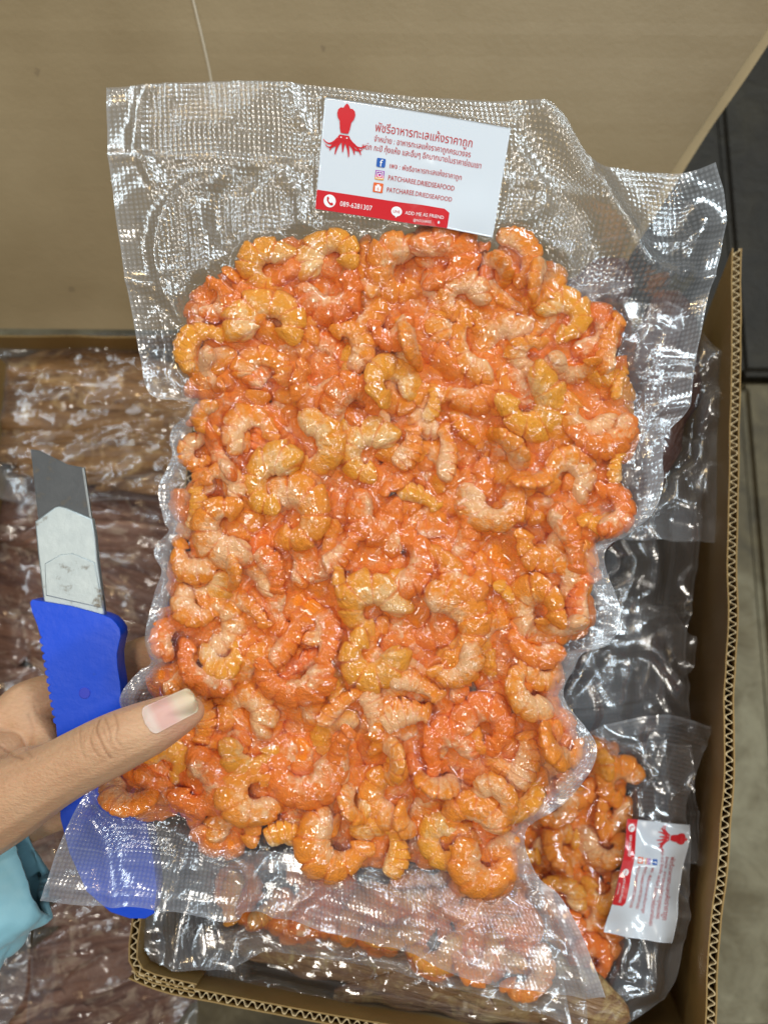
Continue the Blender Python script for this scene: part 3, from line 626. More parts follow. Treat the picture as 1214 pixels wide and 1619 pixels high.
named = [
('C',425,422,100,-15,'y','tightly curled amber shrimp, top left of the heap, second below the clear upper film'),
('C',522,408,108,-85,'y','round amber ring shrimp at the top edge of the heap, below left corner of label'),
('U',522,455,118,-250,'r','red orange shrimp looping under the round amber ring at the top'),
('C',632,428,118,10,'o','large glossy orange ring shrimp below the middle of the red label band'),
('C',695,415,120,190,'r','deep orange curl tucked under the label band beside the large glossy ring'),
('S',752,392,62,15,'r','short orange tail piece just below the checked corner of the label'),
('J',822,402,104,200,'o','orange shrimp tail pointing right, highest piece at the upper right of the heap'),
('B',788,428,62,40,'p','pale lump under the orange tail pointing right at upper right'),
('B',848,450,66,0,'p','cream cut end facing up at the upper right rim of the heap'),
('U',333,470,78,160,'r','small red shrimp with raised tail, alone at the upper left corner of the heap'),
('C',425,512,128,-95,'y','broad golden arch of a shrimp, second row from the top on the left'),
('J',312,545,100,-40,'a','amber orange shrimp with its tail pointing down left at the left notch'),
('B',335,590,66,20,'p','pale rounded end just above the notch in the left side of the bag'),
('C',730,472,90,-60,'p','pink orange tightly closed curl beneath the right end of the label'),
('S',798,468,86,-35,'o','dark orange straight piece right of the pink closed curl'),
('U',545,548,96,200,'o','orange half curl in the third row, left of centre'),
('U',615,512,84,100,'r','red half curl under the large ring near the top'),
('C',890,502,98,-150,'a','golden curl near the right shoulder of the heap'),
('S',963,545,104,68,'o','upright orange pink shrimp at the right edge near the shoulder'),
('B',650,548,76,10,'p','speckled pale end between red curls in the third row'),
('J',742,552,104,20,'o','orange hooked shrimp with a pink tail lying left of the dark gap'),
('U',845,562,84,-10,'p','pale pink half curl, right of centre in the third row'),
('B',905,582,78,80,'p','upright pale wedge shaped piece close to the right edge'),
('U',740,603,104,150,'r','red shrimp opening left around a dark hole'),
('C',834,636,134,120,'a','largest amber ring with honey coloured rim, right of centre'),
('C',618,608,108,-70,'a','golden brown rounded curl at upper centre'),
('U',500,600,100,60,'r','red shrimp lying diagonal in the upper centre left'),
('U',418,590,96,-100,'o','orange shrimp back above the pale bead on the left'),
('S',682,640,66,75,'y','narrow amber piece standing upright near the centre top'),
('U',932,652,104,70,'p','pink shrimp cupped upward on the right side'),
('J',955,688,116,100,'r','bright orange shrimp with its tip lifted at the right edge'),
('S',980,606,56,70,'a','small amber sliver at the right edge beside the clear margin'),
('U',560,648,112,-80,'r','red arched back above the ring of golden shrimps'),
('U',400,690,104,-60,'p','pale headed shrimp arching over a dark hole on the left'),
('B',347,716,78,30,'r','bright orange bulge at the left above the cut pale pieces'),
('U',488,705,116,170,'y','golden orange half ring opening left around a purple hole'),
('C',583,716,112,-30,'y','yellow shrimp ring with a dark centre right of the half ring'),
('S',645,708,98,62,'o','slanting orange piece between the yellow ring and the pale block'),
('S',704,716,98,88,'p','cream block standing upright right of centre'),
('B',800,706,76,45,'p','peach coloured folded piece under the large amber ring'),
('C',432,762,116,-20,'y','golden curl whose pale head touches the large closed ring below'),
('C',463,815,132,185,'o','big closed orange ring with a slit, left of the centre'),
('C',360,836,122,5,'p','peach and orange ring left of the big closed ring'),
('S',291,802,98,86,'a','amber shrimp standing upright at the left edge with a dark slit'),
('U',350,768,76,-120,'p','small pale segment above the peach ring on the left'),
('U',305,872,98,80,'p','orange and cream shrimp cupped upward at the left edge'),
('C',598,812,104,80,'r','coarse red speckled curl at the middle of the heap'),
('S',662,786,84,-25,'a','glassy amber piece right of the coarse red curl'),
('C',781,795,112,85,'p','pale pink heart shaped curl, right of the middle'),
('B',836,757,60,90,'o','small brownish orange bead above the heart shaped curl'),
('C',896,756,106,-100,'p','pale peach curl near the right edge at mid height'),
('U',958,802,98,180,'r','red shrimp arching along the right edge at mid height'),
('U',855,852,108,95,'o','orange shrimp cupped upward beside the bright straight shrimp'),
('S',917,852,118,-68,'r','brightest orange straight shrimp lying along the right side'),
('S',692,840,84,-12,'r','red orange piece lying level in the middle of the heap'),
('C',738,902,104,100,'o','orange ring opening upward below the heart shaped curl'),
('U',636,886,110,180,'r','red orange half ring opening left at the middle'),
('S',540,872,98,48,'r','slanting red shrimp below the big closed ring'),
('B',366,906,64,0,'p','cream knob between orange pieces on the left'),
('U',318,950,92,60,'p','pale curled shrimp near the left edge beside the knife sheath'),
('S',428,902,96,-70,'r','upright red shrimp left of the middle under the closed ring'),
('B',542,916,58,0,'y','small yellow bead in the middle'),
('C',590,966,126,-45,'y','golden arch with a dark hollow beneath, lower middle'),
('C',588,1036,118,60,'a','honey coloured ring directly beneath the golden arch'),
('J',722,985,150,195,'o','long orange shrimp hooked around a silver gap, lower right of the middle'),
('U',712,1042,96,120,'p','pale cut end of the hooked shrimp, its cream flesh facing left'),
('C',852,966,118,-70,'o','orange ring by the right edge with a milky bubble in it'),
('B',882,988,64,90,'p','cream cube shaped end inside the ring near the right edge'),
('S',926,952,104,78,'r','orange shrimp standing along the right edge above the scallop'),
('U',846,1012,92,60,'r','deep red cupped shell below the milky bubble'),
('U',352,1030,86,100,'y','pale yellow curl lying over orange meat, left of the lower middle'),
('J',320,1060,104,40,'r','speckled red shrimp right of the finger behind the bag'),
('S',455,1010,104,58,'r','orange pincer like piece pointing up at the lower left middle'),
('U',462,1062,124,85,'r','vivid red shrimp cupped upward below the pincer like piece'),
('S',515,1008,112,-82,'r','thin orange feeler like tail running down to the honey ring'),
('U',278,1012,84,-40,'r','orange shrimp at the left edge beside the blue knife'),
('S',268,1072,92,48,'o','orange shrimp slanting down to the thumb tip'),
('S',392,962,90,-38,'o','orange sliver slanting down right at the lower left'),
('U',842,1086,98,30,'p','cream and orange shrimp opening right near the lower right edge'),
('U',892,1062,76,110,'o','small orange curl at the lower right edge below the notch'),
('S',728,1072,86,80,'r','red piece below the hooked shrimp'),
('S',656,1082,104,-22,'p','speckled pale piece with a dark fleck, lower middle'),
('S',541,1116,92,38,'o','pink orange piece slanting up right in the lower middle'),
('S',590,1130,98,-80,'p','upright peach piece below the honey ring'),
('C',384,1132,108,-100,'p','pale orange knot shaped curl right of the thumbnail'),
('U',398,1186,96,75,'a','amber shrimp lying level below the knot shaped curl'),
('S',316,1142,104,-80,'o','orange shrimp partly behind the thumb tip'),
('U',258,1214,86,-130,'a','mustard coloured shrimp just under the thumb'),
('B',210,1254,88,80,'p','peach flat end at the lower left corner of the heap'),
('C',312,1242,122,150,'r','red orange knot below the thumb tip'),
('C',402,1252,116,0,'o','orange ring opening right at the lower left'),
('U',478,1212,136,88,'r','tall cupped red shrimp with a pale centre at the bottom left middle'),
('S',541,1192,112,84,'r','upright coarse orange shrimp at the bottom middle'),
('S',640,1132,120,12,'p','long pale shrimp lying level above the red arch'),
('C',765,1152,114,-120,'r','vivid orange ring opening down left in the lower right'),
('S',855,1130,94,-20,'r','rough orange piece near the lower right scallop'),
('B',872,1172,80,20,'o','orange lump at the lower right edge of the heap'),
('S',828,1204,114,80,'p','peach shrimp standing upright, lower right'),
('U',712,1196,112,-70,'r','red arched shrimp above the pale speckled lumps near the bottom'),
('B',620,1206,66,0,'p','pale end left of the red arch near the bottom'),
('B',685,1234,76,60,'p','speckled cream lump near the bottom middle'),
('U',622,1258,112,-10,'o','orange shrimp opening right near the bottom middle'),
('C',780,1262,84,200,'p','smooth cream curl near the bottom right'),
('U',745,1306,118,-80,'o','orange shrimp draped over the last ring at the bottom right'),
('C',702,1334,92,20,'y','yellowish translucent piece at the bottom, left of the lowest ring'),
('B',642,1292,66,0,'p','pale bead above the bottom fringe'),
('C',778,1368,124,85,'o','lowest shrimp of all, orange ring around a silver gap'),
('U',538,1326,138,45,'o','long bent orange shrimp hanging from the bottom edge, left of centre'),
('S',624,1348,98,84,'a','amber orange piece pointing down at the bottom edge'),
('S',452,1320,94,6,'a','flat amber slice at the bottom edge, left part'),
('C',372,1316,92,-100,'o','orange curl at the bottom edge above the clear seam, left part'),
('U',895,1178,70,100,'o','small orange curl at the right edge above the widest scallop'),
('B',560,1275,60,30,'p','pale brown end just above the long bent shrimp'),
('S',975,738,64,80,'a','olive amber sliver at the right edge by the clear margin'),
('U',325,660,64,0,'o','orange shrimp beside the notch in the left edge'),
('S',928,880,62,70,'o','orange end at the right edge beneath mid height'),
('C',312,716,66,20,'p','pale curl at the left edge beneath the notch'),
]
# lower layer, seen in the gaps
GF = 'small shrimps in the gaps of the held pack'
cov = np.zeros(HF.X.shape, bool)
for k, u, v, d, a, t_, l_ in named: cov |= np.hypot(PX - u, PY - v) < d * .36
cand = np.argwhere(inside & (Dc > 30))
fills = []; cdist = segdist
free = inside & (Dc > 36)
fc = np.argwhere(free); rng.shuffle(fc)
for j, i in fc:
    u, v = PX[j, i], PY[j, i]
    if all((u - a) ** 2 + (v - b) ** 2 > 61 ** 2 for a, b in fills): fills.append((u, v))
# deepest layer of shrimps, only glimpsed: one joined object
Vs = []; Cs = []; Qs = []; nb = 0; dp = []
for j, i in fc[::-1]:
    u, v = PX[j, i], PY[j, i]
    if all((u - a) ** 2 + (v - b) ** 2 > 37 ** 2 for a, b in dp): dp.append((u, v))
for u, v in dp:
    u, v = keep_in(u, v, 50); me, V0 = random.choice(SH['C']); x, y = px([(u, v)])[0]
    R0 = np.array(Matrix.Rotation(random.uniform(0, 6.28), 3, 'Z') @ Matrix.Rotation(random.gauss(0, .3), 3, 'X')) * random.uniform(105, 125) * S_; R0[2] *= .5
    L0 = V0[:] @ R0.T + [x, y, -.0058]; Vs.append(L0); c_ = np.empty(len(V0) * 4, np.float32); me.color_attributes['body'].data.foreach_get('color', c_); Cs.append(c_)
    Qs.append(gridfaces(13, 32, True) + nb); nb += 32 * 13
    jj, ii = HF.idx(L0[:, 0], L0[:, 1]); np.maximum.at(top, (jj, ii), L0[:, 2] - .002)
dme = fastmesh('deep_shrimp_layer', np.vstack([v_.reshape(64, 26, 3)[np.ix_(np.r_[0:62:2, 63], np.arange(0, 26, 2))].reshape(-1, 3) for v_ in Vs]), np.vstack(Qs)); Cs = [c_.reshape(64, 26, 4)[np.ix_(np.r_[0:62:2, 63], np.arange(0, 26, 2))].ravel() for c_ in Cs]; dme.color_attributes.new('body', 'FLOAT_COLOR', 'POINT').data.foreach_set('color', np.concatenate(Cs)); dme.materials.append(M_SHRD)
dso = bpy.data.objects.new('deep_shrimp_layer', dme); C.objects.link(dso); dso.matrix_world = FR.M(); dso.color = (.0, .6, .1, 1)  # darkness of the gaps put into the colour: redder, without pale patches
tag(dso, 'shrimps in the depth of the held pack, seen only through gaps', 'dried shrimps', kind='stuff')
for u, v in fills[:125]:
    add(random.choice('UCSUB'), u, v, random.uniform(98, 122), random.uniform(0, 360), random.choice('oororyp'), 'small orange shrimp wedged beneath and between the larger curled ones in the held pack', tilt=20, zmax=.0002)
for o in HELD: o['group'] = GF
order = list(named); random.shuffle(order)
last = [n for n in order if n[0] == 'C' and n[3] >= 110 or 'brightest' in n[6] or 'cream' in n[6]]
for n in [n for n in order if n not in last] + last:
    add(n[0], n[1], n[2], n[3] * 1.03, n[4] + random.gauss(0, 3), n[5], n[6])
topz = splat_top(HF, HELD, FR)
topz = np.where(inside, topz, np.minimum(topz, .02))
ins2 = inside | (topz > -.5)
fb = np.where(ins2, np.minimum(base, .001), base); fb = blur(fb, 2)
H = drape(HF, topz, fb, ins2, 110, .00006)
H = H + (fbm(PX / 12, PY / 12, 31, 2) - .5) * .0003 * ins2
# pleats of drawn-in film between the shrimps
pl = 1 - np.abs(2 * fbm(PX / 26, PY / 26, 41, 3) - 1); H = H + np.clip(pl - .88, 0, 1) * .012 * np.where(inside, 1, 0)
H = np.where((ml > .02) & ~ins2, np.minimum(H, lz - .0004), H)
HF.H = blur(H, 1); HF.H = np.maximum(HF.H, maxf(topz, 1) + .0002)
pack = empty('vacuum_pack', FR.M(), 'large clear embossed vacuum bag of orange dried shrimps held up by the thumb', 'vacuum pack')
pack.location = FR.M().translation
NU, NV = 430, 640
Sg = coons(px(top_c), px(right_c), px(bottom_c), px(left_c), NU, NV)
def edgew(NU, NV, Sg):
    # distance to side edges along the row, in px
    row = np.linalg.norm(np.diff(Sg, axis=1), axis=2); cl = np.concatenate([np.zeros((Sg.shape[0], 1)), np.cumsum(row, 1)], 1)
    return cl, cl[:, -1:] - cl
dl, dr = edgew(NU, NV, Sg)
vv = np.linspace(0, 1, NV)[:, None] * np.ones((1, NU)); uu = np.ones((NV, 1)) * np.linspace(0, 1, NU)[None]
sd = np.minimum(dl, dr) / S_
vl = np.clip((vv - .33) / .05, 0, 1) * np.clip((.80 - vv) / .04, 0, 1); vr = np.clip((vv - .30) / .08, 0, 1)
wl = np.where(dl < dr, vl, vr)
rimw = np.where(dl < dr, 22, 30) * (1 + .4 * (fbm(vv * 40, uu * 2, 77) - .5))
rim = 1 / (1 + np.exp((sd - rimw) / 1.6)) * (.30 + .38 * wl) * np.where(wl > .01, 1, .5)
rim = np.maximum(rim, np.exp(-(sd / 2.2) ** 2) * .9)                        # light caught on the cut edge, painted in as milkiness
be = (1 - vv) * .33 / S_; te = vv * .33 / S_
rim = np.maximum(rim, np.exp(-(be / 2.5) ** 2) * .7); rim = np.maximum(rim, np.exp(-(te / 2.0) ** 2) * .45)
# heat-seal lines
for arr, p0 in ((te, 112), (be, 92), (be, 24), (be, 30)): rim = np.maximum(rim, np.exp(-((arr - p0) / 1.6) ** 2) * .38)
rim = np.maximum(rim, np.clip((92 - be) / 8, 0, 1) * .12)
seal = np.clip(1 - sd / 70, 0, 1) > 0; seal = np.where((sd < 62) | (be < 92), 1.0, 0.0)
Zf = HF.at(Sg[..., 0], Sg[..., 1])
curl = np.exp(-(sd / 26) ** 2) * (np.sin(vv * 95 + uu * 3) * .0010 + .0012 * np.sin(vv * 37)) * np.clip(wl + .35, 0, 1)
Zf = Zf + curl
# scallops fold slightly toward the viewer
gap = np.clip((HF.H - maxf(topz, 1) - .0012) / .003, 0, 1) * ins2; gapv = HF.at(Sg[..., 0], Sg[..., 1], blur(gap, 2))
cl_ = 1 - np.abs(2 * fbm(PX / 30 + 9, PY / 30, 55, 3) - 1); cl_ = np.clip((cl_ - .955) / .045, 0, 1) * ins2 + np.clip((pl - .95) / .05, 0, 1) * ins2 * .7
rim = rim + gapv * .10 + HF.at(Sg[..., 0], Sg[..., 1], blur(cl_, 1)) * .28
hz = HF.at(Sg[..., 0], Sg[..., 1], blur(1 - ins2.astype(float), 6))
film('front_film', pack, Sg, Zf + .0003, M_FILM, rim, seal, (.235, .33), hz)
NU2, NV2 = 200, 290
Sb = coons(px(top_c), px(right_c), px(bottom_c), px(left_c), NU2, NV2)
bb = np.where(inside, -.0085 + .0085 * np.exp(-(Dc / 40)), 0) ; lowb = np.where(ins2 & ~inside, -.004, 0)
bz = blur(np.where(ins2, -.0085 * (1 - np.exp(-Dc / 55)), base - .0006), 12); bz = np.minimum(bz, base - .0007)
Zb = HF.at(Sb[..., 0], Sb[..., 1], bz)
iu = (np.linspace(0, NU - 1, NU2)).astype(int); iv = (np.linspace(0, NV - 1, NV2)).astype(int)
Zb = Zb + curl[np.ix_(iv, iu)]; Zb = np.minimum(Zb, Zf[np.ix_(iv, iu)] - .0004)
film('back_film', pack, Sb, Zb, M_FILMB, rim[np.ix_(iv, iu)] * .6, seal[np.ix_(iv, iu)], (.235, .33), hz[np.ix_(iv, iu)])
def labfn(cor, zf, off):
    cor = np.asarray(cor)
    def fn(a, b, lift):
        a = np.asarray(a); b = np.asarray(b) / .6
        p = ((1 - a) * (1 - b))[:, None] * cor[0] + (a * (1 - b))[:, None] * cor[1] + (a * b)[:, None] * cor[2] + ((1 - a) * b)[:, None] * cor[3]
        return np.column_stack([p, zf(p[:, 0], p[:, 1]) + off + lift])
    return fn
label(pack, labfn(lab_c, labz, .0012), lab='white and red shop label with a red squid emblem')
print('shrimps in held pack', len(HELD), 'fills', len(fills))
#PART2
# ------------------------------------------------------------------ packs lying in the boxes
M_SQB = squid_mat('dried_squid_brown', (.38, .18, .045), (.08, .03, .008), (.55, .35, .14))
M_SQP = squid_mat('dried_squid_purple', (.32, .155, .095), (.07, .022, .016), (.56, .42, .30))
M_SQR = squid_mat('dried_squid_reddish', (.13, .045, .025), (.035, .01, .008), (.24, .13, .07))
M_FISH = squid_mat('dried_fish_pale', (.38, .22, .085), (.11, .04, .02), (.55, .42, .18))
def squid_mesh(seed, mat, l=.15, wd=.046):
    rs = random.Random(seed); NS, NR = 40, 20; V = []
    for i in range(NS):
        s = i / (NS - 1); w_ = math.sin(min(1, s * 1.25) * math.pi * .5) ** .7 * (1 - .55 * max(0, (s - .7) / .3)) * (math.sqrt(max(0, 1 - max(0, (s - .92) / .08) ** 2)))
        w_ = max(w_, .02) * wd / 2; th = .0035 * (1 if .04 < s < .96 else .4); bend = .010 * math.sin(s * 3 + seed)
        for j in range(NR):
            a = 2 * math.pi * j / NR; x = (s - .5) * l; y = w_ * math.cos(a) + bend; z = th * math.sin(a)
            q = Vector((x * 30, y * 60, seed * 2.3)); z += mnoise.noise(q) * .0022 + abs(mnoise.noise(Vector((x * 22, y * 190, seed)))) * .0034 + mnoise.noise(Vector((x * 90, y * 120, seed))) * .0010
            y += mnoise.noise(Vector((x * 50, seed, 1 if math.cos(a) > 0 else 5))) * .004
            V.append((x, y, z))
    V = np.array(V); me = fastmesh('dried_squid', V, gridfaces(NR, NS, True)); me.materials.append(mat); return me, V
SQ = {k: [squid_mesh(i * 3 + 1, m) for i in range(3)] for k, m in (('b', M_SQB), ('p', M_SQP), ('r', M_SQR))}
SQ['f'] = [squid_mesh(i * 5 + 2, M_FISH, .10, .030) for i in range(3)]
def place_flat(fr, hf, top, kind, x, y, ang, sc_, name, label, cat, group):
    me, V = random.choice(SQ[kind]); R = np.array(Matrix.Rotation(rad(ang), 3, 'Z') @ Matrix.Rotation(rad(random.gauss(0, 5)), 3, 'X')) * sc_
    L = V @ R.T; j, i = hf.idx(x + L[:, 0], y + L[:, 1]); t = np.percentile(top[j, i] - L[:, 2], 70); np.maximum.at(top, (j, i), L[:, 2] + t)
    o = bpy.data.objects.new(name, me); C.objects.link(o); o.matrix_world = fr.M() @ Matrix.Translation((x, y, t)) @ Matrix(R.tolist()).to_4x4()
    return tag(o, label, cat, group)
def laid_pack(z, curves, cont, kind, label_, seed, n=0, ang=0, ilabel='', group=None, spacing=.0125, amp=.005, lab=None, cell=.0012, fold=1.0, res=1.0, asp=4, mat=None, thick=.9):
    """a vacuum pack lying flat at height z; all curves in photo pixels, laid on to that plane"""
    random.seed(seed); r_ = np.random.default_rng(seed)
    o0 = onz(CX, CY, z); fr = Frame([0, 0, z], np.eye(3)); cs = [fr.loc(c) for c in curves]; cont = fr.loc(cont)
    al = np.vstack(cs); hf = Height(al[:, 0].min() - .01, al[:, 0].max() + .01, al[:, 1].min() - .01, al[:, 1].max() + .01, cell)
    poly = [tuple(p) for p in cont]; ins = inpoly(hf.X, hf.Y, poly); D = segdist(hf.X, hf.Y, poly + poly[:1])
    base = (fbm(hf.X * 30, hf.Y * 30, seed) - .5) * amp * 1.6
    rd = 1 - np.abs(2 * fbm(hf.X * 26 + 3, hf.Y * 26, seed + 5, 2) - 1); rd2 = 1 - np.abs(2 * fbm(hf.X * 60 + 3, hf.Y * 45, seed + 9, 2) - 1)
    base = base + fold * (np.clip(rd - .78, 0, 1) * .030 + np.clip(rd2 - .8, 0, 1) * .012) * np.where(ins, .12, 1)
    top = np.where(ins, -.006 * (1 - np.exp(-D / .01)), -.001); objs = []
    cand = np.argwhere(ins & (D > (.006 if kind == 's' else .009 if kind == 'f' else .020)))
    r_.shuffle(cand); pts = []
    for j, i in cand:
        x, y = hf.X[j, i], hf.Y[j, i]
        ax = rad(ang); dx = [(x - a) * math.cos(ax) + (y - b) * math.sin(ax) for a, b in pts]; dy = [-(x - a) * math.sin(ax) + (y - b) * math.cos(ax) for a, b in pts]
        k = 1 if kind == 's' else asp
        if all((p / k) ** 2 + q ** 2 > spacing ** 2 for p, q in zip(dx, dy)): pts.append((x, y))
        if n and len(pts) >= n: break
    if kind == 's':
        Vs, Cs, Qs, nb, dp = [], [], [], 0, []
        for j, i in cand[::-1]:
            x, y = hf.X[j, i], hf.Y[j, i]
            if all((x - a) ** 2 + (y - b) ** 2 > .0095 ** 2 for a, b in dp): dp.append((x, y))
        for x, y in dp:
            me, V0 = random.choice(SH['C']); R0 = np.array(Matrix.Rotation(random.uniform(0, 6.28), 3, 'Z')) * random.uniform(.024, .028); R0[2] *= .6
            L0 = V0 @ R0.T + [x, y, -.004]; Vs.append(L0); c_ = np.empty(len(V0) * 4, np.float32); me.color_attributes['body'].data.foreach_get('color', c_); Cs.append(c_)
            Qs.append(gridfaces(13, 32, True) + nb); nb += 32 * 13; jj, ii = hf.idx(L0[:, 0], L0[:, 1]); np.maximum.at(top, (jj, ii), L0[:, 2] - .002)
        dme = fastmesh('deep_shrimp_layer', np.vstack([v_.reshape(64, 26, 3)[np.ix_(np.r_[0:62:2, 63], np.arange(0, 26, 2))].reshape(-1, 3) for v_ in Vs]), np.vstack(Qs)); Cs = [c_.reshape(64, 26, 4)[np.ix_(np.r_[0:62:2, 63], np.arange(0, 26, 2))].ravel() for c_ in Cs]; dme.color_attributes.new('body', 'FLOAT_COLOR', 'POINT').data.foreach_set('color', np.concatenate(Cs)); dme.materials.append(M_SHRD)
        dso = bpy.data.objects.new('deep_shrimp_layer', dme); C.objects.link(dso); dso.matrix_world = fr.M(); dso.color = (.15, .5, .1, 1)
        tag(dso, 'lower shrimps in the ' + label_.replace('clear pack of ', 'pack of '), 'dried shrimps', kind='stuff')
    for x, y in pts:
        if kind == 's':
            place_px = place_shrimp(fr, hf, top, random.choice('CUCUSB'), x, y, random.uniform(.021, .028), random.uniform(0, 360), random.choice('ooraoyp'), zmax=.012, label=ilabel, group=group, tilt=20)
            objs.append(place_px)
        else:
            objs.append(place_flat(fr, hf, top, kind, x, y, ang + random.gauss(0, 7), random.uniform(.8, 1.1), 'dried_fish' if kind == 'f' else 'dried_squid', ilabel, 'dried fish' if kind == 'f' else 'dried squid', group))
    tz = splat_top(hf, objs, fr) if objs else np.full(hf.X.shape, -1.)
    ins2 = ins | (tz > -.5); fb = blur(np.where(ins2, np.minimum(base, .001), base), 1)
    h = drape(hf, tz, fb, ins2, 40, .00012, .0005)
    nu, nv = int(150 * res), int(150 * res); Sx = coons(*[c for c in cs], nu, nv)
    row = np.linalg.norm(np.diff(Sx, axis=1), axis=2); cl = np.concatenate([np.zeros((nv, 1)), np.cumsum(row, 1)], 1); d1 = np.minimum(cl, cl[:, -1:] - cl)
    col_ = np.linalg.norm(np.diff(Sx, axis=0), axis=2); cc = np.concatenate([np.zeros((1, nu)), np.cumsum(col_, 0)], 0); d2 = np.minimum(cc, cc[-1:] - cc); dd_ = np.minimum(d1, d2)
    rim = np.exp(-(dd_ / .0009) ** 2) * .55 + np.exp(-((dd_ - .014) / .0008) ** 2) * .2 + np.where(dd_ < .014, .12, .03)
    zf = hf.at(Sx[..., 0], Sx[..., 1], h); sealv = np.where(dd_ < .014, 1., 0.)
    root = empty('vacuum_pack', fr.M(), label_, 'vacuum pack', 'vacuum packs in the cardboard boxes'); 
    sz = (float(row.sum(1).mean()), float(col_.sum(0).mean()))
    hzv = hf.at(Sx[..., 0], Sx[..., 1], blur(1 - ins2.astype(float), 4))
    film('front_film', root, Sx, zf + .0003, mat or M_FILM2, rim, sealv, sz, hzv * .8)
    bzv = blur(np.where(ins2, -.009, base - .001), 8); bzv = np.minimum(bzv, base - .0008); s2 = (slice(None, None, 3), slice(None, None, 3))
    film('back_film', root, Sx[s2], np.minimum(hf.at(Sx[..., 0], Sx[..., 1], bzv), zf - .0006)[s2], mat or M_FILM2, rim[s2] * .6, sealv[s2], sz, hzv[s2] * .8)
    if lab is not None:
        cor = fr.loc(lab); sm = blur(h, 25)
        label(root, labfn(cor, lambda x, y: hf.at(x, y, sm), .0035), lab='white and red shop label lying sideways across shrimps and clear film')
    return root, hf, h
wall_x = lambda v: onz(330 - (v - 470) / 970 * 113 if v < 1440 else 217, v, ZR)[0]
def pxx(x, v, z):     # photo column of world x at row v on plane z
    p = onz(CX, v, z); d = (CAM - p) @ RC[:, 2]; return CX + x / d * F
def R_(v, z, m=.004): return (pxx(wall_x(v) - m, v, z), v)
sqd = 'brown dried squid among others in the upper left pack'
laid_pack(.262, ([(-30, 535), (150, 528), R_(530, .262)], [R_(530, .262), R_(650, .262), R_(800, .262)], [(-60, 770), (60, 800), (200, 790), R_(800, .262)], [(-30, 535), (-20, 620), (-60, 770)]),
          [(52, 560), (380, 556), (370, 800), (50, 790), (40, 680)], 'b', 'clear pack of brown dried squid under the flap at the upper left', 31, ang=4, ilabel='long brown dried squid in the pack just below the raised flap', group='brown squids in the upper left pack', spacing=.013, fold=.6, mat=M_FILM3)
laid_pack(.247, ([(-220, 700), (60, 725), R_(745, .247)], [R_(745, .247), R_(1000, .247), R_(1230, .247)], [(-220, 1180), (100, 1220), R_(1230, .247)], [(-220, 700), (-230, 950), (-220, 1180)]),
          [(-190, 760), (40, 745), (345, 760), (325, 1190), (-190, 1160)], 'p', 'clear pack of purplish dried squid behind the knife blade', 32, ang=-14, ilabel='purplish brown dried squid in the pack behind the knife', group='purplish squids in the pack behind the knife', spacing=.014, fold=.6, mat=M_FILM3)
laid_pack(.252, ([(48, 1190), (160, 1200), R_(1210, .252)], [R_(1210, .252), R_(1450, .252), (pxx(wall_x(1600) - .004, 1800, .252), 1800)], [(30, 1780), (150, 1800), (pxx(wall_x(1600) - .004, 1800, .252), 1800)], [(48, 1190), (55, 1400), (48, 1600), (30, 1780)]),
          [(92, 1210), (295, 1225), (290, 1760), (70, 1760)], 'p', 'clear pack of mottled dried squid at the lower left beside the box corner', 33, ang=18, ilabel='mottled dried squid in the lower left pack', group='mottled squids in the lower left pack', spacing=.013, fold=.6, mat=M_FILM3)
laid_pack(.268, ([(-230, 1350), (-100, 1385), (48, 1400)], [(48, 1400), (52, 1470), (42, 1560), (10, 1640)], [(-220, 1740), (-100, 1720), (10, 1640)], [(-230, 1350), (-240, 1550), (-220, 1740)]),
          [(-220, 1480), (-60, 1500), (-20, 1560), (-40, 1640), (-210, 1700)], 'p', 'clear bag edge at the far lower left corner over brown squid', 34, ang=60, ilabel='brown dried squid at the extreme lower left corner', group='squids in the corner pack', spacing=.02, asp=2, fold=1.6, mat=M_FILM3)
# inside the right-hand box, lowest first
wx1 = Z3(1160, 900)[0]
laid_pack(.255, ([(400, 480), (700, 470), (pxx(wx1 + .012, 480, .255), 480)], [(pxx(wx1 + .012, 480, .255), 480), (pxx(wx1 + .012, 1000, .255), 1000), (pxx(wx1 + .010, 1420, .255), 1420)], [(380, 1400), (700, 1420), (pxx(wx1 + .010, 1420, .255), 1420)], [(400, 480), (390, 900), (380, 1400)]),  # filler pack added as a dark background where the box lies in shadow
          [(420, 520), (900, 520), (900, 1400), (400, 1380)], 'r', 'added dark pack of dried squid at the bottom of the open box, behind clear bags', 35, ang=80, ilabel='dark reddish dried squid added deep in the open box', group='squids in the deepest pack', spacing=.028, asp=3)
laid_pack(.362, ([(700, 1160), (900, 1170), (1092, 1178)], [(1092, 1178), (1099, 1260), (1107, 1367)], [(700, 1350), (1050, 1362), (1107, 1367)], [(700, 1160), (700, 1260), (700, 1350)]),
          [(720, 1180), (860, 1180), (860, 1330), (720, 1330)], 'r', 'clear bag corner poking out right of the bag with the sideways label', 36, ilabel='dried squid hidden under the labelled pack', group='squids under the labelled pack', spacing=.03, n=2)
laid_pack(.340, ([(700, 940), (900, 950), (1062, 960)], [(1062, 960), (1086, 1000), (1100, 1012), (1086, 1060), (1050, 1100)], [(700, 1120), (900, 1120), (1050, 1100)], [(700, 940), (700, 1030), (700, 1120)]),
          [(720, 960), (920, 970), (920, 1090), (720, 1100)], 'r', 'small clear bag corner beside the box wall at the right, below the long bags', 37, ang=20, ilabel='dark dried squid right of the held pack lower scallop', group='squids in the middle pack', spacing=.025, n=3)
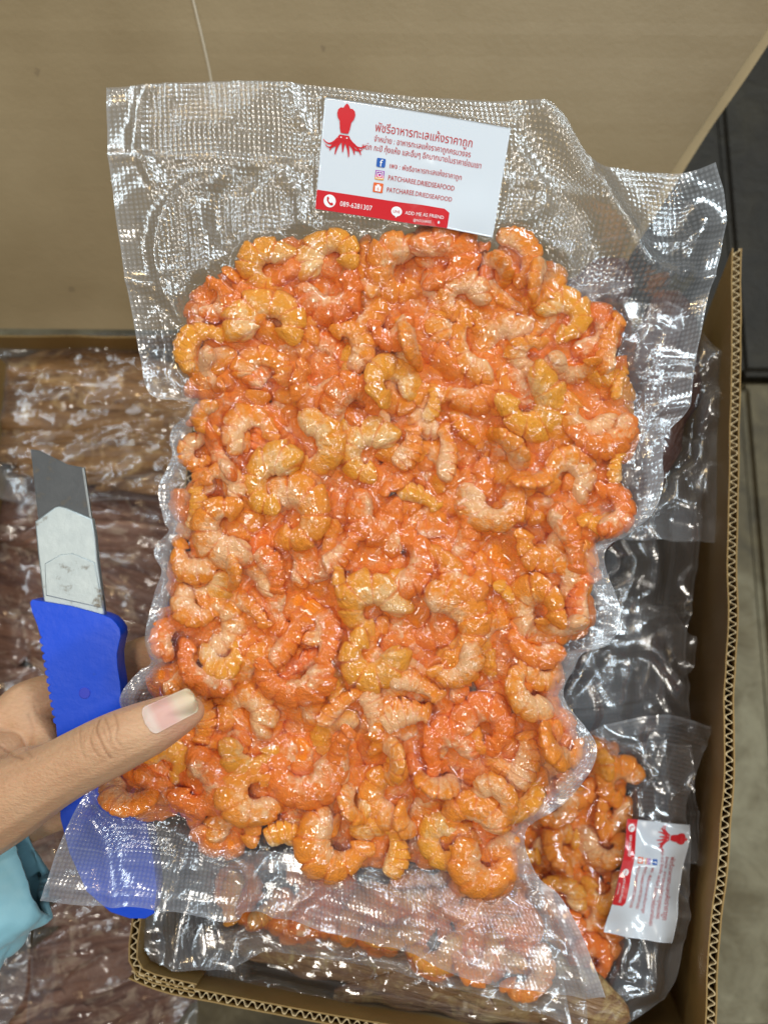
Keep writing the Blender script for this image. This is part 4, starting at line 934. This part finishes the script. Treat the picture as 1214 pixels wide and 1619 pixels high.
laid_pack(.360, ([(560, 660), (850, 680), (1108, 700)], [(1108, 700), (1106, 860), (1097, 930), (1085, 1000), (1084, 1070), (1090, 1142)], [(560, 1170), (900, 1175), (1090, 1142)], [(560, 660), (560, 900), (560, 1170)]),
          [(600, 720), (850, 740), (880, 1000), (860, 1140), (600, 1130)], 'r', 'long clear bluish bag margin hanging along the right wall of the open box', 38, ang=85, ilabel='reddish dried squid behind the held pack at the right', group='squids in the long bag', spacing=.02, n=5, fold=.8, res=1.4)
laid_pack(.383, ([(560, 480), (850, 495), (1060, 505), (1112, 528)], [(1112, 528), (1138, 590), (1150, 690), (1160, 862)], [(560, 840), (900, 850), (1120, 858), (1160, 862)], [(560, 480), (560, 660), (560, 840)]),
          [(600, 520), (900, 520), (1060, 560), (1108, 620), (1100, 730), (1000, 800), (600, 800)], 'r', 'clear bag with rounded corner high against the right wall of the open box', 39, ang=70, ilabel='reddish brown dried squid glimpsed right of the held pack shoulder', group='squids in the rounded bag', spacing=.02, n=9, asp=2.5, fold=1.2, res=1.4)
laid_pack(.398, ([(330, 1420), (600, 1430), (900, 1450)], [(900, 1450), (920, 1560), (930, 1690)], [(320, 1565), (500, 1600), (700, 1640), (930, 1690)], [(330, 1420), (325, 1490), (320, 1565)]),
          [(390, 1445), (850, 1470), (890, 1660), (700, 1622), (560, 1590), (390, 1552)], 'f', 'pack of brown dried fish fillets at the front of the open box', 40, ang=-14, ilabel='yellowish brown dried fish fillet at the front wall of the box', group='dried fish at the front of the box', spacing=.011, asp=3, fold=.5)
laid_pack(.409, ([(232, 1340), (400, 1345), (850, 1380)], [(850, 1380), (880, 1500), (905, 1625)], [(240, 1518), (300, 1532), (372, 1526), (440, 1500), (560, 1518), (700, 1556), (830, 1592), (905, 1625)], [(232, 1340), (226, 1440), (230, 1490), (240, 1518)]),
          [(330, 1380), (830, 1400), (860, 1570), (800, 1556), (700, 1530), (560, 1492), (430, 1468), (385, 1456), (340, 1440)], 's', 'clear pack of orange shrimps along the front wall of the open box', 41, ilabel='orange shrimp in the pack peeking out below the held bag', group='shrimps in the front pack', fold=1.2, cell=.001)
laid_pack(.384, ([(720, 1200), (900, 1166), (960, 1146), (1050, 1130), (1127, 1150)], [(1127, 1150), (1106, 1205), (1086, 1262), (1083, 1300), (1088, 1400), (1078, 1510), (1060, 1566), (1010, 1606), (955, 1632)], [(720, 1660), (850, 1655), (955, 1632)], [(720, 1200), (715, 1430), (720, 1660)]),
          [(745, 1210), (900, 1180), (962, 1176), (998, 1200), (1000, 1260), (985, 1330), (975, 1470), (975, 1505), (945, 1545), (935, 1600), (870, 1610), (745, 1600)], 's', 'clear pack of glossy orange shrimps with a sideways label at the lower right', 42, ilabel='glossy orange shrimp in the pack with the sideways label', group='shrimps in the labelled pack in the box',
          lab=[(1083, 1302), (1056, 1486), (950, 1470), (986, 1292)], fold=1.0, res=1.7, cell=.0009)

# ------------------------------------------------------------------ utility knife held behind the pack
FK = Frame(P(CX, CY, .372), RC); SK = .372 / F
def kp(pts): return FK.loc(pts)
knife = empty('utility_knife', FK.M(), 'blue plastic utility knife with a snapped steel blade, held behind the bag', 'utility knife')
def prism(name, parent, poly, z0, z1, mat, bev=.0, seg=3, fr=None):
    bm = bmesh.new(); vs = [bm.verts.new((x, y, z1)) for x, y in poly]; f = bm.faces.new(vs); f.normal_update()
    if f.normal.z < 0: bmesh.ops.reverse_faces(bm, faces=[f])
    r = bmesh.ops.extrude_face_region(bm, geom=[f]); ext = [v for v in r['geom'] if isinstance(v, bmesh.types.BMVert)]
    for v in ext: v.co.z = z0
    for v in bm.verts: pass
    bmesh.ops.recalc_face_normals(bm, faces=bm.faces[:])
    if bev:
        ed = [e for e in bm.edges if abs(e.verts[0].co.z - e.verts[1].co.z) < 1e-7]
        bmesh.ops.bevel(bm, geom=ed, offset=bev, segments=seg, affect='EDGES', profile=.5, clamp_overlap=True)
    me = bpy.data.meshes.new(name); bm.to_mesh(me); bm.free(); me.materials.append(mat)
    if bev: 
        me.polygons.foreach_set('use_smooth', [len(p.vertices) <= 4 for p in me.polygons])
    o = bpy.data.objects.new(name, me); C.objects.link(o); o.parent = parent; return o
def steel(name, col, rough, dirt):
    t = NT(name); ob = t.n('TexCoord').outputs['Object']; n1 = t.noise(ob, 130, 4, .65); n2 = t.noise(ob, 620, 3, .6)
    mask = t.math('MULTIPLY', t.math('SUBTRACT', n1, .56), 9, clamp=True); mask = t.math('MULTIPLY', mask, dirt)
    col_ = t.mix(t.math('MULTIPLY', n2, .3), (*col, 1), (*[c * .7 for c in col], 1)); c = t.mix(mask, col_, rgb(.16, .11, .05))
    p = t.n('BsdfPrincipled', {'Base Color': c, 'Metallic': t.math('SUBTRACT', .85, mask), 'Roughness': t.math('ADD', rough, t.math('MULTIPLY', n1, .25)), 'Normal': t.bump(n2, .25, .0003)}); return t.end(p.outputs[0])
M_BLADE = steel('dull_steel', (.10, .105, .11), .38, .35); M_SHEATH = steel('scratched_galvanised_steel', (.50, .56, .57), .40, .9)
def blueplastic():
    t = NT('blue_plastic'); ob = t.n('TexCoord').outputs['Object']; n1 = t.noise(ob, 240, 3, .6); n2 = t.noise(ob, 90, 2, .5)
    m_ = t.math('MULTIPLY', t.math('SUBTRACT', n2, .70), 8, clamp=True)
    c = t.mix(m_, rgb(.003, .07, .66), rgb(.02, .06, .20))
    p = t.n('BsdfPrincipled', {'Base Color': c, 'Roughness': t.math('ADD', .28, t.math('MULTIPLY', n2, .3)), 'Normal': t.bump(n1, .3, .0005), 'Specular IOR Level': .35}); return t.end(p.outputs[0])
M_BLUE = blueplastic(); M_BLUED = simple('dark_blue_plastic', (.006, .03, .55), .4)
prism('blade', knife, kp([(54, 711), (68, 713), (112, 735), (138, 740), (150, 820), (171, 965), (95, 960), (66, 822)]), .0026, .0033, M_BLADE)
prism('blade_edge', knife, kp([(138, 740), (150, 820), (146.5, 819), (134.5, 741)]), .0024, .00345, steel('bright_cutting_edge', (.24, .26, .27), .3, .3))
sh = prism('metal_sheath', knife, kp([(62, 824), (94, 801), (101, 800), (112, 803), (152, 820), (157, 850), (160, 884), (172, 975), (76, 955), (66, 870)]), .0008, .0046, M_SHEATH, .0008, 3)
fa = kp([(78, 890), (103, 876), (122, 874), (156, 888), (169, 960), (80, 940)]); prism('pressed_panel', sh, fa, .0042, .0050, M_SHEATH, .0004, 2)
left_s = [(57, 950), (60, 965), (68, 985), (73, 1003)]; y = 1003.0
for k in range(11):
    yy = 1008 + k * 12.4; xx = 74 + k * 2.1
    left_s += [(xx + 1.5, yy - 4), (xx - 2.5, yy), (xx - 2.0, yy + 5), (xx + 2, yy + 8)]
left_s += [(100, 1170), (104, 1230), (104, 1285), (118, 1340), (145, 1400), (182, 1432), (212, 1442), (236, 1442), (250, 1434)]
right_s = [(254, 1395), (248, 1345), (238, 1295), (224, 1240), (210, 1170), (200, 1120), (197, 1075), (193, 1050), (192, 1030), (198, 1002), (197, 992), (191, 983), (183, 975), (171, 970), (120, 956), (66, 947), (60, 946)]
hn = prism('handle', knife, kp(left_s + right_s), -.0045, .0060, M_BLUE, .0013, 3)
dc = kp([(142, 1091)])[0]; prism('rivet_dimple', hn, [(dc[0] + .0022 * math.cos(a), dc[1] + .0022 * math.sin(a)) for a in np.linspace(0, 2 * math.pi, 20, endpoint=False)], .0055, .0062, M_BLUED, .0001, 1)
0 and prism('side_channel', hn, kp([(178, 985), (186, 992), (188, 1020), (183, 1050), (187, 1080), (192, 1110), (186, 1112), (179, 1080), (176, 1050), (181, 1020)]), .0056, .0064, M_BLUE, .0003, 2)

# ------------------------------------------------------------------ the hand
hand = empty('person', FK.M(), "person's hand with a long thumbnail pinching the bag and knife, pale blue sleeve", 'person')
Mi = FK.M().inverted()
chains = [  # (u, v, depth, radius mm)
    [(301, 1124, .3215, 5.6), (288, 1127, .3212, 7.3), (262, 1138, .3205, 9.1), (235, 1151, .3205, 10.4), (205, 1164, .322, 11.3), (165, 1184, .325, 12.0), (125, 1204, .329, 12.2), (85, 1226, .333, 12.8), (45, 1247, .338, 14.6), (5, 1268, .344, 17.0), (-50, 1292, .352, 20), (-120, 1320, .362, 23)],
    [(-120, 1250, .372, 20), (-60, 1190, .377, 16), (0, 1158, .385, 12.5), (50, 1118, .388, 12.5), (105, 1096, .393, 10.5), (160, 1068, .396, 9.6), (205, 1048, .395, 9.4), (240, 1036, .392, 9.2), (290, 1040, .386, 8.4), (320, 1046, .383, 7.0)],
    [(-110, 1300, .388, 20), (-30, 1230, .400, 13), (50, 1180, .405, 11), (150, 1140, .408, 10), (230, 1120, .404, 9.6), (300, 1118, .393, 8.6), (345, 1128, .387, 7)],
    [(-110, 1340, .392, 20), (-20, 1290, .405, 13), (60, 1240, .410, 10.5), (150, 1205, .412, 9.8), (230, 1190, .406, 9), (290, 1190, .396, 8), (320, 1196, .391, 6.8)],
    [(-110, 1370, .392, 19), (-20, 1330, .402, 11), (50, 1300, .407, 9.2), (120, 1275, .409, 8.4), (180, 1262, .404, 7.6), (225, 1262, .397, 6.6)],
    [(-120, 1320, .368, 23), (-190, 1400, .380, 25), (-260, 1500, .39, 26), (-340, 1600, .40, 27)],
    [(-60, 1250, .358, 15), (-30, 1205, .366, 12), (10, 1190, .372, 9)],
    [(-60, 1250, .375, 18), (-80, 1310, .38, 20), (-20, 1285, .385, 13)],
    [(40, 1140, .384, 10), (70, 1170, .378, 7.5), (72, 1195, .368, 6), (40, 1215, .355, 9)],
]
bm = bmesh.new(); ico = bmesh.new(); bmesh.ops.create_icosphere(ico, subdivisions=2, radius=1); iv_ = [v.co.copy() for v in ico.verts]; if_ = [[v.index for v in f.verts] for f in ico.faces]
HV = []; HFc = []
for ch in chains:
    pts = np.array([[*(Mi @ Vector(P(u, v, d))), r * .001 * .93] for u, v, d, r in ch])
    q = smoothpts(pts, int(np.linalg.norm(np.diff(pts[:, :3], axis=0), axis=1).sum() / .0022) + 2)
    for x, y, z, r in q:
        b0 = len(HV); HV += [(x + c.x * r, y + c.y * r, z + c.z * r) for c in iv_]; HFc += [tuple(i + b0 for i in f) for f in if_]
tmp = meshobj('hand_tmp', HV, HFc)
m1 = tmp.modifiers.new('r', 'REMESH'); m1.mode = 'VOXEL'; m1.voxel_size = .0006; m2 = tmp.modifiers.new('s', 'SMOOTH'); m2.factor = .5; m2.iterations = 24
dg = bpy.context.evaluated_depsgraph_get(); hm = bpy.data.meshes.new_from_object(tmp.evaluated_get(dg)); bpy.data.objects.remove(tmp); hm.name = 'hand'
n = len(hm.vertices); co = np.empty(n * 3, np.float32); hm.vertices.foreach_get('co', co); co = co.reshape(-1, 3).astype(float)
no = np.empty(n * 3, np.float32); hm.vertices.foreach_get('normal', no); no = no.reshape(-1, 3)
dep = .372 - co[:, 2]; hu = CX + co[:, 0] / dep * F; hv = CY - co[:, 1] / dep * F
crease = np.zeros(n)
cr = [([(157, 1139), (153, 1152), (159, 1168), (168, 1188), (175, 1199)], 1.5, 1.0), ([(166, 1136), (174, 1156), (176, 1172)], 1.3, .7), ([(181, 1130), (186, 1148), (184, 1168), (191, 1178)], 1.3, .75), ([(143, 1168), (148, 1184), (157, 1196)], 1.3, .7),
      ([(127, 1152), (127, 1174), (135, 1200)], 1.4, .45), ([(163, 1150), (170, 1168), (182, 1186)], 1.2, .5), ([(0, 1178), (18, 1192), (36, 1199)], 2.0, .8), ([(36, 1170), (44, 1186), (50, 1196)], 2.2, .5), ([(54, 1112), (58, 1124), (62, 1130)], 1.6, .3), ([(46, 1130), (52, 1150), (50, 1168)], 3.0, .4), ([(150, 1145), (146, 1160)], 1.2, .4), ([(255, 1140), (262, 1150)], 1.5, .3)]
for pts, wd, am in cr:
    D = segdist(hu, hv, [tuple(p) for p in smoothpts(pts, 14)]); front = no[:, 2] > .1
    crease += np.exp(-(D / (wd * 1.15)) ** 2) * am * front
# bulging skin between the knuckle creases
kn_ = np.exp(-(((hu - 165) / 24) ** 2 + ((hv - 1170) / 26) ** 2)) * .0006
co += no * (kn_ - .00048 * np.clip(crease, 0, 1))[:, None]
hm.vertices.foreach_set('co', co.astype(np.float32).ravel()); hm.polygons.foreach_set('use_smooth', [True] * len(hm.polygons))
at_ = hm.attributes.new('crease', 'FLOAT', 'POINT'); at_.data.foreach_set('value', np.clip(crease, 0, 1).astype(np.float32))
tipw = np.clip(1 - np.hypot(hu - 285, hv - 1150) / 60, 0, 1) * (no[:, 2] > -.3); a2_ = hm.attributes.new('flush', 'FLOAT', 'POINT'); a2_.data.foreach_set('value', tipw.astype(np.float32))
def skin():
    t = NT('skin'); ob = t.n('TexCoord').outputs['Object']; n1 = t.noise(ob, 60, 3, .5); n2 = t.noise(t.n('Mapping', {0: ob, 'Rotation': (0, 0, rad(28)), 'Scale': (420, 1100, 700)}).outputs[0], 1.0, 3, .6); n3 = t.noise(ob, 900, 2, .5)
    c = t.mix(n1, rgb(.60, .32, .18), rgb(.70, .45, .27)); c = t.mix(t.math('MULTIPLY', t.math('SUBTRACT', .62, n2, clamp=True), .7), c, rgb(.42, .20, .10)); c = t.mix(t.math('MULTIPLY', t.attr('flush').outputs['Fac'], .55), c, rgb(.66, .31, .22))
    c = t.mix(t.math('MULTIPLY', t.attr('crease').outputs['Fac'], .55), c, rgb(.30, .12, .06))
    h = t.math('ADD', n2, t.math('MULTIPLY', n3, .5))
    p = t.n('BsdfPrincipled', {'Base Color': c, 'Roughness': .48, 'Subsurface Weight': .25, 'Subsurface Scale': .004, 'Subsurface Radius': (1, .35, .2), 'Normal': t.bump(h, .55, .0006), 'Specular IOR Level': .4})
    return t.end(p.outputs[0])
hm.materials.clear(); hm.materials.append(skin()); ho = bpy.data.objects.new('hand', hm); C.objects.link(ho); ho.parent = hand
# thumbnail: a curved plate riding on the thumb tip
def nailmat():
    t = NT('fingernail'); u = t.n('SeparateXYZ', {0: t.n('TexCoord').outputs['UV']}).outputs[0]
    c = t.ramp(u, [(0.0, (.70, .50, .42)), (.14, (.74, .56, .48)), (.26, (.72, .42, .36)), (.50, (.73, .43, .37)), (.66, (.74, .56, .42)), (1, (.74, .58, .38))])
    p = t.n('BsdfPrincipled', {'Base Color': c, 'Roughness': .5, 'Coat Weight': .12, 'Coat Roughness': .3, 'Subsurface Weight': .2, 'Subsurface Scale': .002}); return t.end(p.outputs[0])
from mathutils.bvhtree import BVHTree
bvh = BVHTree.FromPolygons([tuple(c) for c in co], [tuple(p.vertices) for p in hm.polygons])
camL = Mi @ Vector(CAM)
N0 = np.array([229, 1143.]); N1 = np.array([309, 1104.]); ax_ = N1 - N0; ax_ /= np.linalg.norm(ax_); pp = np.array([-ax_[1], ax_[0]])
nu_, nv_ = 34, 25; V = []
for i in range(nu_):
    a = i / (nu_ - 1); c_ = N0 + (N1 - N0) * a; wd = 24.0 - 3.5 * a
    wd *= math.sqrt(max(0.0, 1 - max(0, (.16 - a) / .16) ** 2.6)) if a < .16 else 1
    wd *= math.sqrt(max(.0, 1 - max(0, (a - .90) / .105) ** 2.4)) if a > .90 else 1
    for j in range(nv_):
        b = (j / (nv_ - 1)) * 2 - 1; q = c_ + pp * b * wd
        dpt = .3215 - .0098 * math.sqrt(max(0.02, 1 - (b * .80) ** 2)) + .0006 + .0012 * a * a + .0014 * (1 - a) ** 2 * .2
        V.append(tuple(Mi @ Vector(P(q[0], q[1], dpt))))
        d_ = (Vector(V[-1]) - camL).normalized(); hit = bvh.ray_cast(camL, d_)
        if hit[0] is not None and (hit[0] - camL).length - (Vector(V[-1]) - camL).length < .0004: V[-1] = tuple(hit[0] - d_ * (.0004))
V = np.array(V).reshape(nu_, nv_, 3)
for _ in range(5):
    V[1:-1, 1:-1] = (V[:-2, 1:-1] + V[2:, 1:-1] + V[1:-1, :-2] + V[1:-1, 2:]) / 4
V2 = V.copy(); V2[..., 2] -= .0009; V = V.reshape(-1, 3); V2 = V2.reshape(-1, 3); n_ = len(V); Q = [tuple(q) for q in gridfaces(nv_, nu_)]
ring_ = list(range(nv_)) + [i * nv_ + nv_ - 1 for i in range(1, nu_)] + [(nu_ - 1) * nv_ + j for j in range(nv_ - 2, -1, -1)] + [i * nv_ for i in range(nu_ - 2, 0, -1)]
Qn = Q + [tuple(x + n_ for x in q[::-1]) for q in Q] + [(ring_[k], ring_[(k + 1) % len(ring_)], ring_[(k + 1) % len(ring_)] + n_, ring_[k] + n_) for k in range(len(ring_))]
nl = meshobj('thumbnail', np.vstack([V, V2]), Qn, nailmat(), ho)
ul = nl.data.uv_layers.new(name='UVMap')
for lp in nl.data.loops: k = lp.vertex_index % n_; ul.data[lp.index].uv = ((k // nv_) / (nu_ - 1), (k % nv_) / (nv_ - 1))
# sleeve: a loose pale blue cuff round the wrist
def clothmat():
    t = NT('pale_blue_cloth'); ob = t.n('TexCoord').outputs['Object']; n1 = t.noise(ob, 45, 3, .5); n2 = t.noise(ob, 1600, 2, .5)
    p = t.n('BsdfPrincipled', {'Base Color': t.mix(n1, rgb(.24, .52, .62), rgb(.32, .62, .72)), 'Roughness': .5, 'Sheen Weight': .3, 'Normal': t.bump(n2, .2, .0003)}); return t.end(p.outputs[0])
A_ = Mi @ Vector(P(48, 1368, .388)); B_ = Mi @ Vector(P(-420, 1640, .40)); dirv = (B_ - A_).normalized(); s1 = dirv.cross(Vector((0, 0, 1))).normalized(); s2 = s1.cross(dirv)
nu_, nv_ = 90, 60; V = []
for j in range(nv_):
    t_ = j / (nv_ - 1); c_ = A_.lerp(B_, t_); rr = .0165 + .022 * min(1, t_ * 2.4)
    for i in range(nu_):
        a = 2 * math.pi * i / nu_; q = Vector((math.cos(a) * 1.3, math.sin(a) * 1.3, t_ * 5)); fo = mnoise.noise(q) * .005 + abs(mnoise.noise(q * 2.2 + Vector((3, 1, 0)))) * .005
        r2 = rr + fo + .0022 * math.sin(3 * a + t_ * 9)
        V.append(tuple(c_ + s1 * (math.cos(a) * r2) + s2 * (math.sin(a) * r2 * .62) - dirv * (.006 * math.cos(a - .6) if j == 0 else 0)))
slv = meshobj('sleeve', V, [tuple(q) for q in gridfaces(nu_, nv_, True)], clothmat(), hand)
sm = slv.modifiers.new('thickness', 'SOLIDIFY'); sm.thickness = .0008
